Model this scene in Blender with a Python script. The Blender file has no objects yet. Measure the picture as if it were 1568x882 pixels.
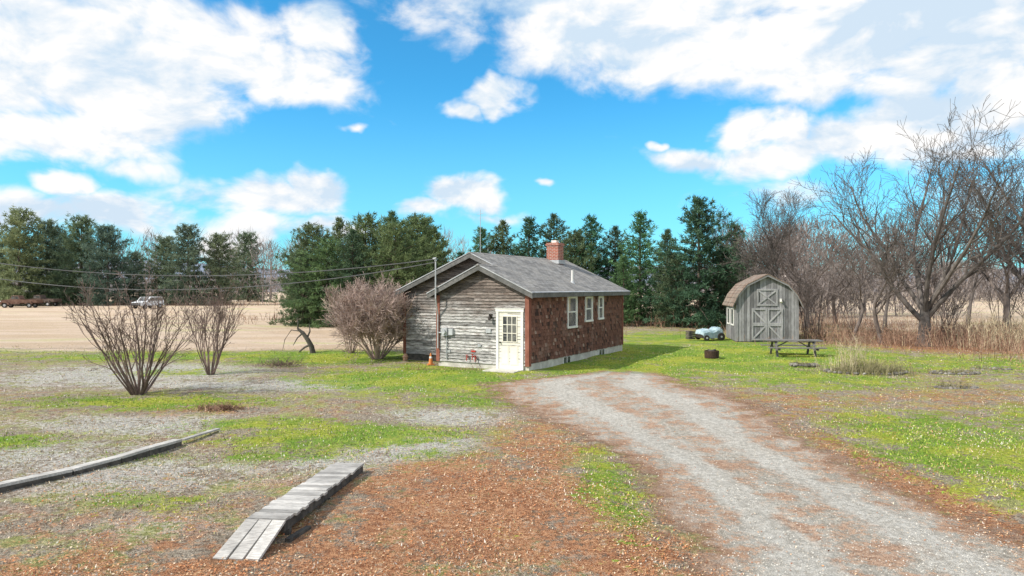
import bpy, math, random
import numpy as np
from mathutils import Vector, Matrix
from mathutils import noise as mnoise

scene = bpy.context.scene
COL = scene.collection
R = math.radians

# ---------------------------------------------------------------- node helpers
class NT:
    def __init__(s, nt): s.nt = nt; s.L = nt.links; s.N = nt.nodes
    def put(s, sock, v):
        if hasattr(v, 'links'): s.L.new(v, sock)
        elif v is not None:
            if isinstance(v, (tuple, list)) and len(v) == 3 and sock.type == 'RGBA': v = (*v, 1)
            sock.default_value = v
    def m(s, op, a, b=None, c=None, clamp=False):
        n = s.N.new('ShaderNodeMath'); n.operation = op; n.use_clamp = clamp
        s.put(n.inputs[0], a)
        if b is not None: s.put(n.inputs[1], b)
        if c is not None: s.put(n.inputs[2], c)
        return n.outputs[0]
    def vm(s, op, a, b=None, out=0):
        n = s.N.new('ShaderNodeVectorMath'); n.operation = op
        s.put(n.inputs[0], a)
        if b is not None: s.put(n.inputs[1], b)
        return n.outputs[out]
    def noise(s, vec, scale, detail=4, rough=.6, dist=0.0, col=False):
        n = s.N.new('ShaderNodeTexNoise'); s.put(n.inputs['Vector'], vec)
        n.inputs['Scale'].default_value = scale; n.inputs['Detail'].default_value = detail
        n.inputs['Roughness'].default_value = rough; n.inputs['Distortion'].default_value = dist
        return n.outputs['Color' if col else 'Fac']
    def ss(s, v, a, b, o0=0.0, o1=1.0):
        n = s.N.new('ShaderNodeMapRange'); n.interpolation_type = 'SMOOTHSTEP'
        s.put(n.inputs[0], v); n.inputs[1].default_value = a; n.inputs[2].default_value = b
        n.inputs[3].default_value = o0; n.inputs[4].default_value = o1
        return n.outputs[0]
    def lin(s, v, a, b, o0=0.0, o1=1.0):
        n = s.N.new('ShaderNodeMapRange')
        s.put(n.inputs[0], v); n.inputs[1].default_value = a; n.inputs[2].default_value = b
        n.inputs[3].default_value = o0; n.inputs[4].default_value = o1
        return n.outputs[0]
    def mix(s, f, a, b, mode='MIX'):
        n = s.N.new('ShaderNodeMix'); n.data_type = 'RGBA'; n.blend_type = mode
        s.put(n.inputs[0], f); s.put(n.inputs[6], a); s.put(n.inputs[7], b)
        return n.outputs[2]
    def mapping(s, vec, scale=(1, 1, 1), loc=(0, 0, 0)):
        n = s.N.new('ShaderNodeMapping'); s.put(n.inputs[0], vec)
        n.inputs['Scale'].default_value = scale; n.inputs['Location'].default_value = loc
        return n.outputs[0]
    def attr(s, name, out='Fac'):
        n = s.N.new('ShaderNodeAttribute'); n.attribute_name = name; return n.outputs[out]
    def obj(s): return s.N.new('ShaderNodeTexCoord').outputs['Object']
    def pos(s): return s.N.new('ShaderNodeNewGeometry').outputs['Position']
    def sep(s, v):
        n = s.N.new('ShaderNodeSeparateXYZ'); s.put(n.inputs[0], v); return n.outputs
    def comb(s, x, y, z):
        n = s.N.new('ShaderNodeCombineXYZ'); s.put(n.inputs[0], x); s.put(n.inputs[1], y); s.put(n.inputs[2], z); return n.outputs[0]
    def bump(s, h, strength=.5, dist=.02):
        n = s.N.new('ShaderNodeBump'); n.inputs['Strength'].default_value = strength
        n.inputs['Distance'].default_value = dist; s.put(n.inputs['Height'], h); return n.outputs[0]

def newmat(name):
    m = bpy.data.materials.new(name); m.use_nodes = True
    b = m.node_tree.nodes['Principled BSDF']
    b.inputs['Roughness'].default_value = .85
    b.inputs['Specular IOR Level'].default_value = .25
    return m, NT(m.node_tree), b

def mat_vary(name, c1, c2, scale=6, stretch=(1, 1, 1), rough=.85, bump=.3, bdist=.01, var=0.5, spec=.25, dark=None):
    m, n, b = newmat(name)
    v = n.mapping(n.obj(), stretch)
    f = n.ss(n.noise(v, scale, 6, .65), .32, .68)
    col = n.mix(f, c1, c2)
    f2 = n.noise(n.obj(), scale * .23, 3)
    col = n.mix(n.ss(f2, .35, .7, 0, .5), col, dark if dark else tuple(x * .55 for x in c1))
    a = n.lin(n.attr('var'), 0, 1, 1 - var, 1 + var)
    col = n.mix(1.0, col, n.comb(a, a, a), 'MULTIPLY')
    n.put(b.inputs['Base Color'], col); b.inputs['Roughness'].default_value = rough
    b.inputs['Specular IOR Level'].default_value = spec
    if bump: n.put(b.inputs['Normal'], n.bump(n.noise(v, scale * 3, 4), bump, bdist))
    return m

def mat_foliage(name, dark, light, trans=.25):
    m, n, b = newmat(name)
    a = n.attr('var')
    col = n.mix(a, dark, light)
    oi = n.N.new('ShaderNodeObjectInfo')
    rr = n.lin(oi.outputs['Random'], 0, 1, .72, 1.25)
    col = n.mix(1, col, n.comb(n.m('MULTIPLY', rr, n.lin(n.m('FRACT', n.m('MULTIPLY', oi.outputs['Random'], 7.3)), 0, 1, .88, 1.2)), rr, n.lin(oi.outputs['Random'], 0, 1, .9, 1.05)), 'MULTIPLY')
    n.put(b.inputs['Base Color'], col); b.inputs['Roughness'].default_value = .7
    b.inputs['Specular IOR Level'].default_value = .2
    if trans:
        t = n.N.new('ShaderNodeBsdfTranslucent'); n.put(t.inputs[0], col)
        mx = n.N.new('ShaderNodeMixShader'); mx.inputs[0].default_value = trans
        n.L.new(b.outputs[0], mx.inputs[1]); n.L.new(t.outputs[0], mx.inputs[2])
        n.L.new(mx.outputs[0], n.N['Material Output'].inputs[0])
    return m

# ---------------------------------------------------------------- mesh builder
class MB:
    def __init__(s): s.v = []; s.f = []; s.mi = []; s.a = []
    def add(s, vs, fs, mat=0, var=.5):
        o = len(s.v); s.v.extend([tuple(p) for p in vs])
        for f in fs: s.f.append([i + o for i in f]); s.mi.append(mat); s.a.append(var)
    def box(s, x0, x1, y0, y1, z0, z1, mat=0, var=.5, M=None):
        vs = [(x0, y0, z0), (x1, y0, z0), (x1, y1, z0), (x0, y1, z0), (x0, y0, z1), (x1, y0, z1), (x1, y1, z1), (x0, y1, z1)]
        if M is not None: vs = [M @ Vector(p) for p in vs]
        s.add(vs, [(0, 3, 2, 1), (4, 5, 6, 7), (0, 1, 5, 4), (1, 2, 6, 5), (2, 3, 7, 6), (3, 0, 4, 7)], mat, var)
    def prism(s, prof, axis, a0, a1, mat=0, var=.5, M=None):
        def P(p, a):
            q = {'y': (p[0], a, p[1]), 'x': (a, p[0], p[1]), 'z': (p[0], p[1], a)}[axis]
            return (M @ Vector(q)) if M is not None else q
        n = len(prof); vs = [P(p, a0) for p in prof] + [P(p, a1) for p in prof]
        fs = [tuple(range(n)), tuple(range(2 * n - 1, n - 1, -1))] + [(i, (i + 1) % n, n + (i + 1) % n, n + i) for i in range(n)]
        s.add(vs, fs, mat, var)
    def beam(s, p0, p1, w, h, mat=0, var=.5):
        p0 = Vector(p0); p1 = Vector(p1); d = p1 - p0; L = d.length; d.normalize()
        up = Vector((0, 0, 1)) if abs(d.z) < .95 else Vector((1, 0, 0))
        sx = d.cross(up).normalized(); sz = sx.cross(d)
        M = Matrix((sx, d, sz)).transposed().to_4x4(); M.translation = p0
        s.box(-w / 2, w / 2, 0, L, -h / 2, h / 2, mat, var, M)
    def tube(s, pts, rad, sides=5, mat=0, var=.5, cap=True):
        o = len(s.v); n = len(pts)
        for i, p in enumerate(pts):
            if i == 0: d = pts[1] - pts[0]
            elif i == n - 1: d = pts[-1] - pts[-2]
            else: d = pts[i + 1] - pts[i - 1]
            d = d.normalized()
            up = Vector((0, 0, 1)) if abs(d.z) < .9 else Vector((1, 0, 0))
            a = d.cross(up).normalized(); b = d.cross(a)
            for k in range(sides):
                t = 2 * math.pi * k / sides
                q = p + a * (math.cos(t) * rad[i]) + b * (math.sin(t) * rad[i])
                s.v.append((q.x, q.y, q.z))
        for i in range(n - 1):
            for k in range(sides):
                k2 = (k + 1) % sides
                s.f.append([o + i * sides + k, o + i * sides + k2, o + (i + 1) * sides + k2, o + (i + 1) * sides + k]); s.mi.append(mat); s.a.append(var)
        if cap and sides > 3:
            s.f.append([o + k for k in range(sides)]); s.mi.append(mat); s.a.append(var)
            s.f.append([o + (n - 1) * sides + k for k in range(sides)][::-1]); s.mi.append(mat); s.a.append(var)
    def tris(s, V, mat=0, var=None):
        o = len(s.v); n = len(V); s.v.extend(map(tuple, V.reshape(-1, 3).tolist()))
        idx = (np.arange(n * 3) + o).reshape(-1, 3).tolist(); s.f.extend(idx); s.mi.extend([mat] * n)
        s.a.extend(var.tolist() if var is not None else [.5] * n)
    def mesh(s, name, mats, smooth=False):
        me = bpy.data.meshes.new(name); me.from_pydata(s.v, [], s.f)
        for m in mats: me.materials.append(m)
        me.polygons.foreach_set('material_index', s.mi)
        if smooth: me.polygons.foreach_set('use_smooth', [True] * len(s.f))
        at = me.attributes.new('var', 'FLOAT', 'FACE'); at.data.foreach_set('value', s.a)
        me.update(); return me
    def obj(s, name, mats, parent=None, smooth=False, loc=(0, 0, 0), rot=0):
        return place(name, s.mesh(name, mats, smooth), loc, rot, 1, parent)

def place(name, me, loc=(0, 0, 0), rot=0, scale=1, parent=None):
    o = bpy.data.objects.new(name, me); COL.objects.link(o)
    o.location = loc; o.rotation_euler = (0, 0, rot)
    o.scale = (scale,) * 3 if not isinstance(scale, tuple) else scale
    if parent: o.parent = parent
    return o

def empty(name, loc=(0, 0, 0), rot=0):
    return place(name, None, loc, rot)

def sliver(rng, C, D, L, W):
    n = len(C); rnd = rng.normal(size=(n, 3)); S = np.cross(D, rnd); S /= np.linalg.norm(S, axis=1)[:, None] + 1e-9
    return np.stack([C - S * W[:, None] / 2, C + S * W[:, None] / 2, C + D * L[:, None]], axis=1)

def hgt(x, y):
    return .035 * np.sin(x * .7 + 1.3) * np.cos(y * .55) + .03 * np.sin(x * .31 - y * .42) + .015 * np.sin(x * 1.9 + y * 1.3)

# ---------------------------------------------------------------- camera / light / world
cam = bpy.data.cameras.new('camera'); co = place('camera', cam, (0, 0, 3.0)); co.rotation_euler = (R(90), 0, 0)
cam.lens = 24; cam.sensor_width = 36; cam.clip_end = 5000; cam.clip_start = .1; scene.camera = co
scene.view_settings.view_transform = 'Standard'; scene.view_settings.look = 'None'; scene.view_settings.exposure = 0

SE = 40
fr = Vector((-.93, -.37, 0)).normalized() * math.cos(R(SE)); fr.z = math.sin(R(SE))
sl = bpy.data.lights.new('sun', 'SUN'); sl.energy = 4.9; sl.angle = R(1.5); sl.color = (1, .94, .84)
so = place('sun', sl, (0, 0, 30)); so.rotation_euler = (-fr).to_track_quat('-Z', 'Y').to_euler()

w = bpy.data.worlds.new('World'); scene.world = w; w.use_nodes = True
n = NT(w.node_tree); bg = n.N['Background']
sky = n.N.new('ShaderNodeTexSky'); sky.sky_type = 'NISHITA'; sky.sun_disc = False
sky.sun_elevation = R(SE); sky.sun_rotation = math.atan2(fr.x, fr.y); sky.ozone_density = 3.0; sky.air_density = 1.0; sky.dust_density = .3
skyc = n.mix(1, sky.outputs[0], (.33, 1.14, 1.38), 'MULTIPLY')
dirv = n.N.new('ShaderNodeTexCoord').outputs['Generated']
dx, dy, dz = n.sep(dirv)
az = n.m('ARCTAN2', dx, dy); el = n.m('ARCSINE', dz)
P2 = n.comb(az, el, 0.0)
warp = n.vm('SUBTRACT', n.noise(P2, 7, 4, .6, col=True), (.5, .5, .5))
P2w = n.vm('ADD', P2, n.vm('MULTIPLY', warp, (.16, .08, 0)))
clouds = [(150,120,260,80,1.1),(330,90,200,55,1.1),(455,125,95,42,1),(60,40,210,75,1.1),(70,205,210,42,1),(260,165,150,35,.95),(490,45,70,40,1),(200,0,280,36,1),
 (765,148,46,22,1),(705,168,28,14,.8),(540,200,16,8,.7),
 (900,45,180,56,1.1),(1080,70,230,52,1.1),(1290,65,250,66,1.15),(1500,45,210,80,1.15),(1260,140,130,28,.8),(1540,110,90,45,1.1),(1370,135,110,34,.8),(1050,0,380,50,1.1),
 (1060,245,62,20,.95),(1160,205,60,38,1),(1195,245,95,30,1),(1300,215,100,44,1.1),(1440,195,160,60,1.1),(1530,160,100,60,1.1),(1000,228,16,8,.85),(843,283,18,9,.85),
 (712,303,54,26,1.05),(662,322,40,12,.85),(740,335,90,10,.55),
 (400,300,120,24,.9),(485,290,52,25,1),(365,350,70,38,1.1),(200,252,80,26,.75),(110,272,45,18,.95),(50,318,100,30,1),(190,325,110,34,1),(500,350,110,18,.7),
 (1200,300,140,24,.45),(1500,300,160,50,.4),(0,130,100,65,1)]
dens = None
for (u, v, ru, rv, wt) in clouds:
    a = math.atan((u - 784) / 1045); e = math.atan((441 - v) / 1045 * math.cos(a))
    sx = 1045 / (ru * math.cos(a) ** 2); sy = 1045 / (rv * math.cos(a))
    d = n.vm('LENGTH', n.vm('MULTIPLY', n.vm('SUBTRACT', P2w, (a, e, 0)), (sx, sy, 0)), out=1)
    val = n.m('MULTIPLY', n.lin(d, 0.0, 1.7, 1, 0), wt)
    dens = val if dens is None else n.m('MAXIMUM', dens, val)
unseen_cov = n.m('MAXIMUM', n.ss(n.m('ABSOLUTE', az), .72, 1.1), n.ss(el, .44, .62))  # unseen cloud cover added behind and overhead to whiten the ambient light
dens = n.m('MAXIMUM', dens, n.m('MULTIPLY', unseen_cov, .55))
nz = n.noise(n.vm('MULTIPLY', P2, (1, 1.7, 1)), 9, 7, .57, .3)
nz2 = n.noise(n.vm('MULTIPLY', n.vm('ADD', P2, (-.012, .014, 0)), (1, 1.7, 1)), 9, 5, .57, .3)
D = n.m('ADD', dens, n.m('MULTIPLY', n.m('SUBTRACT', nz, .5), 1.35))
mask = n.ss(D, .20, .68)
relief = n.m('MULTIPLY', n.m('SUBTRACT', nz, nz2), 5.0)
shade = n.m('ADD', n.ss(n.noise(n.vm('MULTIPLY', P2, (1, 2.4, 1)), 4.5, 4, .5), .34, .58), relief, clamp=True)
cc = n.mix(shade, (.66, .80, .94), (1.04, 1.03, 1.02))
hz = n.ss(el, .0, .30, 1, 0)
final = n.mix(n.m('MULTIPLY', hz, .42), skyc, (2.9, 5.5, 6.6))
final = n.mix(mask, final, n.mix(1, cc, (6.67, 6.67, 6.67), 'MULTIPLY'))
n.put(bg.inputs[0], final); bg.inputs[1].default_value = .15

# ---------------------------------------------------------------- ground
green = [(-3.4,14,2.6,1.2,1.1),(-5.5,15.2,1.6,.8,.95),(-10.5,13.4,1.7,.7,1.1),(-9.5,18.0,3.5,1.3,.85),(-3.0,23,3.8,3.4,1.2),(-8,30,5,3.2,1.1),(-15,30,8,2.6,.9),
 (7,31,4,8,1.2),(12,31,6,6,1.2),(10,23,4,3.6,.85),(8.7,12.5,2.2,4.3,1.0),(12.5,13,3,4,.85),(1.5,10.4,.45,2.0,.9),(3.8,25.0,2.8,4.0,1.25),(18,27,6,5,.8),(11,40,7,7,.95),(-1.4,18.5,2.2,1.4,.75),(-12,24.5,2.5,1.2,.7),(-22,33,8,1.6,.75),(20,18,7,7,.6),(-4,12.4,1.5,.6,.8),(-5,9.6,1.2,.6,.6),(-1.6,12.2,.8,.4,.7),(-6.5,12.3,1,.4,.6)]
leaf = [(-.5,9.3,2.1,2.6,1.1),(-2.0,7.0,2.2,1.8,1.0),(.5,13,1.1,3,.8),(-6,6.6,3.2,1.1,.85),(1.4,7.4,1.0,2,.85),(7.2,17,2.2,4,.6),(8.5,8.2,2,2,.6),(12,19,5,2.5,.6),
 (6.2,10,.55,6,.95),(-7.8,17.2,1.6,1.2,.65),(22,35,7,5,.9),(5.2,24.2,1.4,1.4,.8),(0,19,1.5,1.5,.6),(5,27,.8,4,.6),(14,24,4,1.5,.5),(26,30,8,5,.7),(-5,9,3,2,.4),(30,45,12,8,.6)]
pale = [(-6,21,3,1.5,1),(-2,13,1.5,1.3,1.1),(-13,24,5,3.5,.9),(-8,15.2,3,1.4,.8),(-1.5,16,1.8,1.6,.8),(-3,12,1.4,1.2,.8),(-6,11,2.5,2,.7),(-10,21,3,1,.9),(-9,12,3,2,.7),(-.3,7,.8,.7,.6),(-1,10.8,.8,.5,.7),(-4.5,8.6,1.2,.8,.6)]
def zone(lst, x, y):
    o = np.zeros_like(x)
    for cx, cy, rx, ry, wt in lst:
        o = np.maximum(o, wt * np.exp(-(((x - cx) / rx) ** 2 + ((y - cy) / ry) ** 2) * .75))
    return o
def sst(v, a, b): t = np.clip((v - a) / (b - a), 0, 1); return t * t * (3 - 2 * t)
def fieldw(x, y):
    left = sst(y, 29, 36) * sst(-x, 2, 8)
    right = sst(y, 50, 62)
    rr = sst(y, 38, 46) * sst(x, 24, 30)
    return np.clip(np.maximum(np.maximum(left, right), rr), 0, 1)
xs = np.concatenate([-np.geomspace(1800, 26, 40), np.arange(-25, 30, .25), np.geomspace(31, 1800, 40)])
ys = np.concatenate([[-200, -60, -20, -5], np.arange(0, 50, .25), np.geomspace(51, 3000, 70)])
X, Y = np.meshgrid(xs, ys); Z = hgt(X, Y)
nx, ny = len(xs), len(ys)
me = bpy.data.meshes.new('ground')
me.vertices.add(nx * ny); me.vertices.foreach_set('co', np.stack([X, Y, Z], -1).reshape(-1).astype('f'))
I = np.arange((ny) * (nx)).reshape(ny, nx)
Q = np.stack([I[:-1, :-1], I[:-1, 1:], I[1:, 1:], I[1:, :-1]], -1).reshape(-1)
me.loops.add(len(Q)); me.loops.foreach_set('vertex_index', Q.astype('i'))
me.polygons.add(len(Q) // 4); me.polygons.foreach_set('loop_start', np.arange(0, len(Q), 4).astype('i'))
me.polygons.foreach_set('use_smooth', np.ones(len(Q) // 4, dtype=bool))
me.update(calc_edges=True); me.validate()
ca = me.attributes.new('zone', 'FLOAT_COLOR', 'POINT')
ca.data.foreach_set('color', np.stack([zone(green, X, Y), zone(leaf, X, Y), zone(pale, X, Y), fieldw(X, Y)], -1).reshape(-1).astype('f'))
m, n, b = newmat('ground_mat')
P = n.pos(); at = n.N.new('ShaderNodeAttribute'); at.attribute_name = 'zone'
g, l, p_ = n.sep(at.outputs['Color']); fl = at.outputs['Alpha']
na = n.noise(P, .45, 5, .65); nb = n.noise(n.vm('ADD', P, (31, 7, 3)), 2.2, 6, .72); nc = n.noise(P, 13, 5, .78); nd = n.noise(P, 55, 3, .7); ne = n.noise(n.vm('ADD', P, (5, 70, 2)), 1.1, 7, .75); nf = n.noise(n.vm('ADD', P, (15, 40, 9)), 4.5, 6, .78)
def wob(v, k1, k2, k3=0):
    r_ = n.m('ADD', v, n.m('MULTIPLY', n.m('SUBTRACT', nb, .5), k1)); r_ = n.m('ADD', r_, n.m('MULTIPLY', n.m('SUBTRACT', nc, .5), k2))
    return n.m('ADD', r_, n.m('MULTIPLY', n.m('SUBTRACT', ne, .5), k3))
fine = n.ss(n.m('MULTIPLY', n.m('ADD', nc, nd), .5), .42, .58)
base = n.mix(fine, (.17, .13, .095), (.56, .48, .38))
base = n.mix(n.ss(ne, .46, .58), base, n.mix(fine, (.21, .22, .08), (.54, .52, .22)))
base = n.mix(n.ss(nb, .48, .60, 0, .65), base, n.mix(fine, (.30, .13, .07), (.60, .36, .22)))
pc = n.mix(fine, (.33, .31, .27), (.78, .75, .69))
base = n.mix(n.ss(wob(p_, 2.4, 1.8, .9), .38, .75, 0, .92), base, pc)
lc = n.mix(fine, (.27, .105, .05), (.68, .37, .20)); lc = n.mix(n.ss(nd, .52, .68, 0, .6), lc, (.72, .54, .38))
lc = n.mix(n.ss(nf, .55, .64, 0, .7), lc, n.mix(fine, (.30, .25, .18), (.68, .60, .48)))
lc = n.mix(n.ss(ne, .54, .44, 0, .45), lc, n.mix(fine, (.20, .075, .04), (.54, .25, .13)))
base = n.mix(n.ss(wob(l, 2.4, 2.2, 1.4), .38, .78), base, lc)
gc = n.mix(fine, (.10, .20, .025), (.30, .45, .06)); gc = n.mix(n.ss(na, .44, .60), gc, n.mix(fine, (.22, .28, .03), (.54, .56, .08)))
gc = n.mix(n.ss(nf, .54, .64, 0, .6), gc, n.mix(fine, (.26, .20, .10), (.58, .50, .26)))
base = n.mix(n.ss(wob(g, 2.2, 2.0, 1.2), .42, .72, 0, .95), base, gc)
fc = n.mix(n.ss(n.noise(n.mapping(P, (.25, 1, 1)), .25, 6, .65), .4, .6), (.60, .45, .32), (.72, .57, .45))
fc = n.mix(n.ss(nc, .35, .65, 0, .35), fc, (.42, .32, .22))
fc = n.mix(n.ss(n.noise(n.mapping(P, (.12, .5, 1)), .5, 4), .55, .66, 0, .55), fc, (.48, .47, .18))
base = n.mix(n.ss(wob(fl, .8, .3, .4), .4, .7), base, fc)
dk = n.ss(nf, .46, .34, 0, .35)
base = n.mix(dk, base, (.09, .07, .045))
n.put(b.inputs['Base Color'], base); b.inputs['Roughness'].default_value = 1; b.inputs['Specular IOR Level'].default_value = .05
n.put(b.inputs['Normal'], n.bump(n.m('ADD', nc, n.m('MULTIPLY', nd, .6)), 1.0, .06))
me.materials.append(m); place('ground', me)

# ---------------------------------------------------------------- driveway
cl = [(3.9, 2, 2.6, 3.4), (3.95, 5, 2.2, 3.0), (4.05, 8, 1.85, 2.0), (3.9, 11.2, 1.75, 1.75), (3.5, 13.7, 2.0, 2.1), (3.2, 17, 2.7, 2.7), (2.9, 19.7, 3.3, 3.0), (2.6, 21.4, 3.1, 2.7), (3.2, 23.0, 1.5, 2.1), (4.4, 25.5, .7, .8)]
cy = np.array([c[1] for c in cl]); yy = np.arange(2, 25.6, .2); cxs = np.interp(yy, cy, [c[0] for c in cl]); wl = np.interp(yy, cy, [c[2] for c in cl]); wr = np.interp(yy, cy, [c[3] for c in cl])
tt = np.linspace(-1.4, 1.4, 41)
DX = np.where(tt[None] < 0, cxs[:, None] + tt[None] * wl[:, None], cxs[:, None] + tt[None] * wr[:, None]); DY = np.repeat(yy[:, None], 41, 1)
mb = MB(); mb.v = np.stack([DX, DY, hgt(DX, DY) + .008], -1).reshape(-1, 3).tolist()
I = np.arange(DX.size).reshape(DX.shape); mb.f = np.stack([I[:-1, :-1], I[:-1, 1:], I[1:, 1:], I[1:, :-1]], -1).reshape(-1, 4).tolist(); mb.mi = [0] * len(mb.f); mb.a = [.5] * len(mb.f)
m, n, b = newmat('gravel_mat')
P = n.pos(); e = n.attr('edge'); ends = n.attr('ends')
nb = n.noise(P, 1.6, 6, .7); nc = n.noise(P, 11, 5, .78); nd = n.noise(P, 70, 3, .7); st = n.noise(n.mapping(P, (2.2, .35, 1)), 1.4, 6, .7)
fine = n.ss(n.m('ADD', n.m('MULTIPLY', nc, .5), n.m('MULTIPLY', nd, .5)), .42, .58)
c = n.mix(fine, (.29, .255, .21), (.62, .57, .49))
c = n.mix(n.ss(st, .45, .60, 0, .7), c, n.mix(fine, (.40, .37, .32), (.74, .70, .63)))
track = n.ss(n.m('ADD', n.m('ABSOLUTE', n.m('SUBTRACT', n.m('ABSOLUTE', e), .42)), n.m('MULTIPLY', n.m('SUBTRACT', nb, .5), .5)), .10, .26)
c = n.mix(n.m('MULTIPLY', n.m('SUBTRACT', 1.0, track), .5), c, n.mix(fine, (.45, .42, .37), (.77, .73, .67)))
lcol = n.mix(fine, (.30, .15, .09), (.66, .43, .29))
c = n.mix(n.m('MULTIPLY', track, n.ss(n.m('ADD', nb, n.m('MULTIPLY', nc, .7)), .80, .93, 0, .85)), c, lcol)
edn = n.m('ADD', n.m('ABSOLUTE', e), n.m('MULTIPLY', n.m('SUBTRACT', nb, .5), 1.2))
edn = n.m('ADD', edn, n.m('MULTIPLY', n.m('SUBTRACT', nc, .5), .9))
c = n.mix(n.ss(edn, .66, .98, 0, .8), c, lcol)
n.put(b.inputs['Base Color'], c); b.inputs['Roughness'].default_value = 1; b.inputs['Specular IOR Level'].default_value = .05
alpha = n.m('MULTIPLY', n.ss(edn, .85, 1.2, 1, 0), n.ss(n.m('ADD', ends, n.m('MULTIPLY', n.m('SUBTRACT', nb, .5), .8)), .1, .5))
n.put(b.inputs['Alpha'], alpha)
n.put(b.inputs['Normal'], n.bump(n.m('ADD', nc, nd), .9, .04))
dw = mb.obj('driveway', [m], smooth=True)
a1 = dw.data.attributes.new('edge', 'FLOAT', 'POINT'); a1.data.foreach_set('value', np.repeat(tt[None], len(yy), 0).reshape(-1).astype('f'))
a2 = dw.data.attributes.new('ends', 'FLOAT', 'POINT'); a2.data.foreach_set('value', np.repeat(np.clip((25.6 - yy) / 4, 0, 1)[:, None], 41, 1).reshape(-1).astype('f'))

def on_drive(x, y):
    c = np.interp(y, cy, [q[0] for q in cl]); a = np.interp(y, cy, [q[2] for q in cl]); b_ = np.interp(y, cy, [q[3] for q in cl])
    e_ = np.where(x < c, (c - x) / a, (x - c) / b_); return np.where(y > 25, 9, e_)

# ---------------------------------------------------------------- ground cover
rng = np.random.default_rng(5)
def in_house(x, y):
    rx = x - .6; ry = y - 24.3; lx = rx * .873 - ry * .488; ly = rx * .488 + ry * .873
    return (lx > -6.6) & (lx < .1) & (ly > -.1) & (ly < 9.8) & ~((lx < -4.05) & (ly < 1.15))
def scatter(N, x0, x1, y0, y1, wfun):
    u = rng.random(N); y = y0 * (y1 / y0) ** u; x = rng.uniform(-1, 1, N) * (.82 * y)
    k = (x > x0) & (x < x1) & (rng.random(N) < wfun(x, y)) & ~in_house(x, y); return x[k], y[k]
_g = np.random.default_rng(99).random((256, 256))
def vnoise(x, y, s):
    fx = x * s + 1000.3; fy = y * s + 1000.7; ix = np.floor(fx).astype(int); iy = np.floor(fy).astype(int); tx = fx - ix; ty = fy - iy
    tx = tx * tx * (3 - 2 * tx); ty = ty * ty * (3 - 2 * ty); a = _g[ix % 256, iy % 256]; b_ = _g[(ix + 1) % 256, iy % 256]; c = _g[ix % 256, (iy + 1) % 256]; d = _g[(ix + 1) % 256, (iy + 1) % 256]
    return (a * (1 - tx) + b_ * tx) * (1 - ty) + (c * (1 - tx) + d * tx) * ty
def clumpn(x, y, s=1.0):
    v = .45 * vnoise(x, y, .9 * s) + .3 * vnoise(x + 7, y, 2.3 * s) + .25 * vnoise(x, y + 9, 5.5 * s)
    return np.clip((v - .5) * 2.6 + .5, 0, 1)
def leaves(N, w, smin, smax, name, mat):
    x, y = scatter(N, -60, 60, 5.5, 34, w); k = len(x); z = hgt(x, y) + .010 + rng.random(k) * .014
    C = np.stack([x, y, z], -1); ang = rng.uniform(0, 6.28, k); tilt = rng.normal(0, .3, (k, 2))
    A = np.stack([np.cos(ang), np.sin(ang), tilt[:, 0]], -1); B = np.stack([-np.sin(ang), np.cos(ang), tilt[:, 1]], -1)
    s_ = rng.uniform(smin, smax, k)[:, None] * (1 + np.clip((y - 9) / 30, 0, .6))[:, None]
    V = np.concatenate([C - A * s_, C - B * s_ * .55, C + A * s_, C + B * s_ * .6], 1).reshape(-1, 3)
    mb = MB(); mb.v = V.tolist(); mb.f = np.arange(k * 4).reshape(-1, 4).tolist(); mb.mi = [0] * k; mb.a = rng.random(k).tolist()
    return mb.obj(name, [mat])
def mat_leaf(name, ramp):
    m, n, b = newmat(name); cr = n.N.new('ShaderNodeValToRGB'); cr.color_ramp.interpolation = 'CONSTANT'
    els = cr.color_ramp.elements
    for i, c in enumerate(ramp):
        e_ = els[i] if i < 2 else els.new(i / len(ramp)); e_.position = i / len(ramp); e_.color = (*c, 1)
    n.L.new(n.attr('var'), cr.inputs[0]); n.L.new(cr.outputs[0], b.inputs['Base Color']); b.inputs['Specular IOR Level'].default_value = .1; return m
ml = mat_leaf('fallen_leaf_mat', [(.50, .19, .08), (.64, .33, .16), (.36, .14, .07), (.68, .46, .29), (.56, .23, .10), (.26, .11, .06), (.72, .58, .43), (.60, .29, .14), (.40, .18, .09), (.64, .41, .24)])
leaves(160000, lambda x, y: np.clip(zone(leaf, x, y) * 1.15 * (.0 + 1.05 * clumpn(x, y, 1.2)) * np.where(on_drive(x, y) < .8, .12, 1) + .025, 0, 1), .006, .018, 'fallen_leaves', ml)
def grass(N, w, h0, h1, name, mat, ymax=36, wd=.012):
    x, y = scatter(N, -60, 60, 6, ymax, w); k = len(x)
    C = np.stack([x, y, hgt(x, y) - .005], -1); D_ = rng.normal(0, .55, (k, 3)); D_[:, 2] = 1; D_ /= np.linalg.norm(D_, axis=1)[:, None]
    L = rng.uniform(h0, h1, k); W = wd * (1 + y / 12) * rng.uniform(.6, 1.3, k)
    mb = MB(); mb.tris(sliver(rng, C, D_, L, W), 0, rng.random(k)); return mb.obj(name, [mat])
mg = mat_leaf('grass_mat', [(.17, .28, .03), (.28, .42, .05), (.42, .50, .08), (.20, .36, .04), (.52, .54, .13), (.13, .24, .03), (.36, .46, .07), (.48, .42, .18)])
md = mat_leaf('dry_grass_mat', [(.58, .47, .32), (.38, .30, .20), (.72, .63, .48), (.46, .43, .21), (.32, .22, .14), (.60, .43, .28), (.74, .70, .63)])
grass(140000, lambda x, y: np.clip((zone(green, x, y) - .25) * 1.6 * (.02 + 1.1 * clumpn(x + 3, y, 1.2)), 0, 1) * (on_drive(x, y) > 1.05), .02, .07, 'grass', mg)
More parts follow.
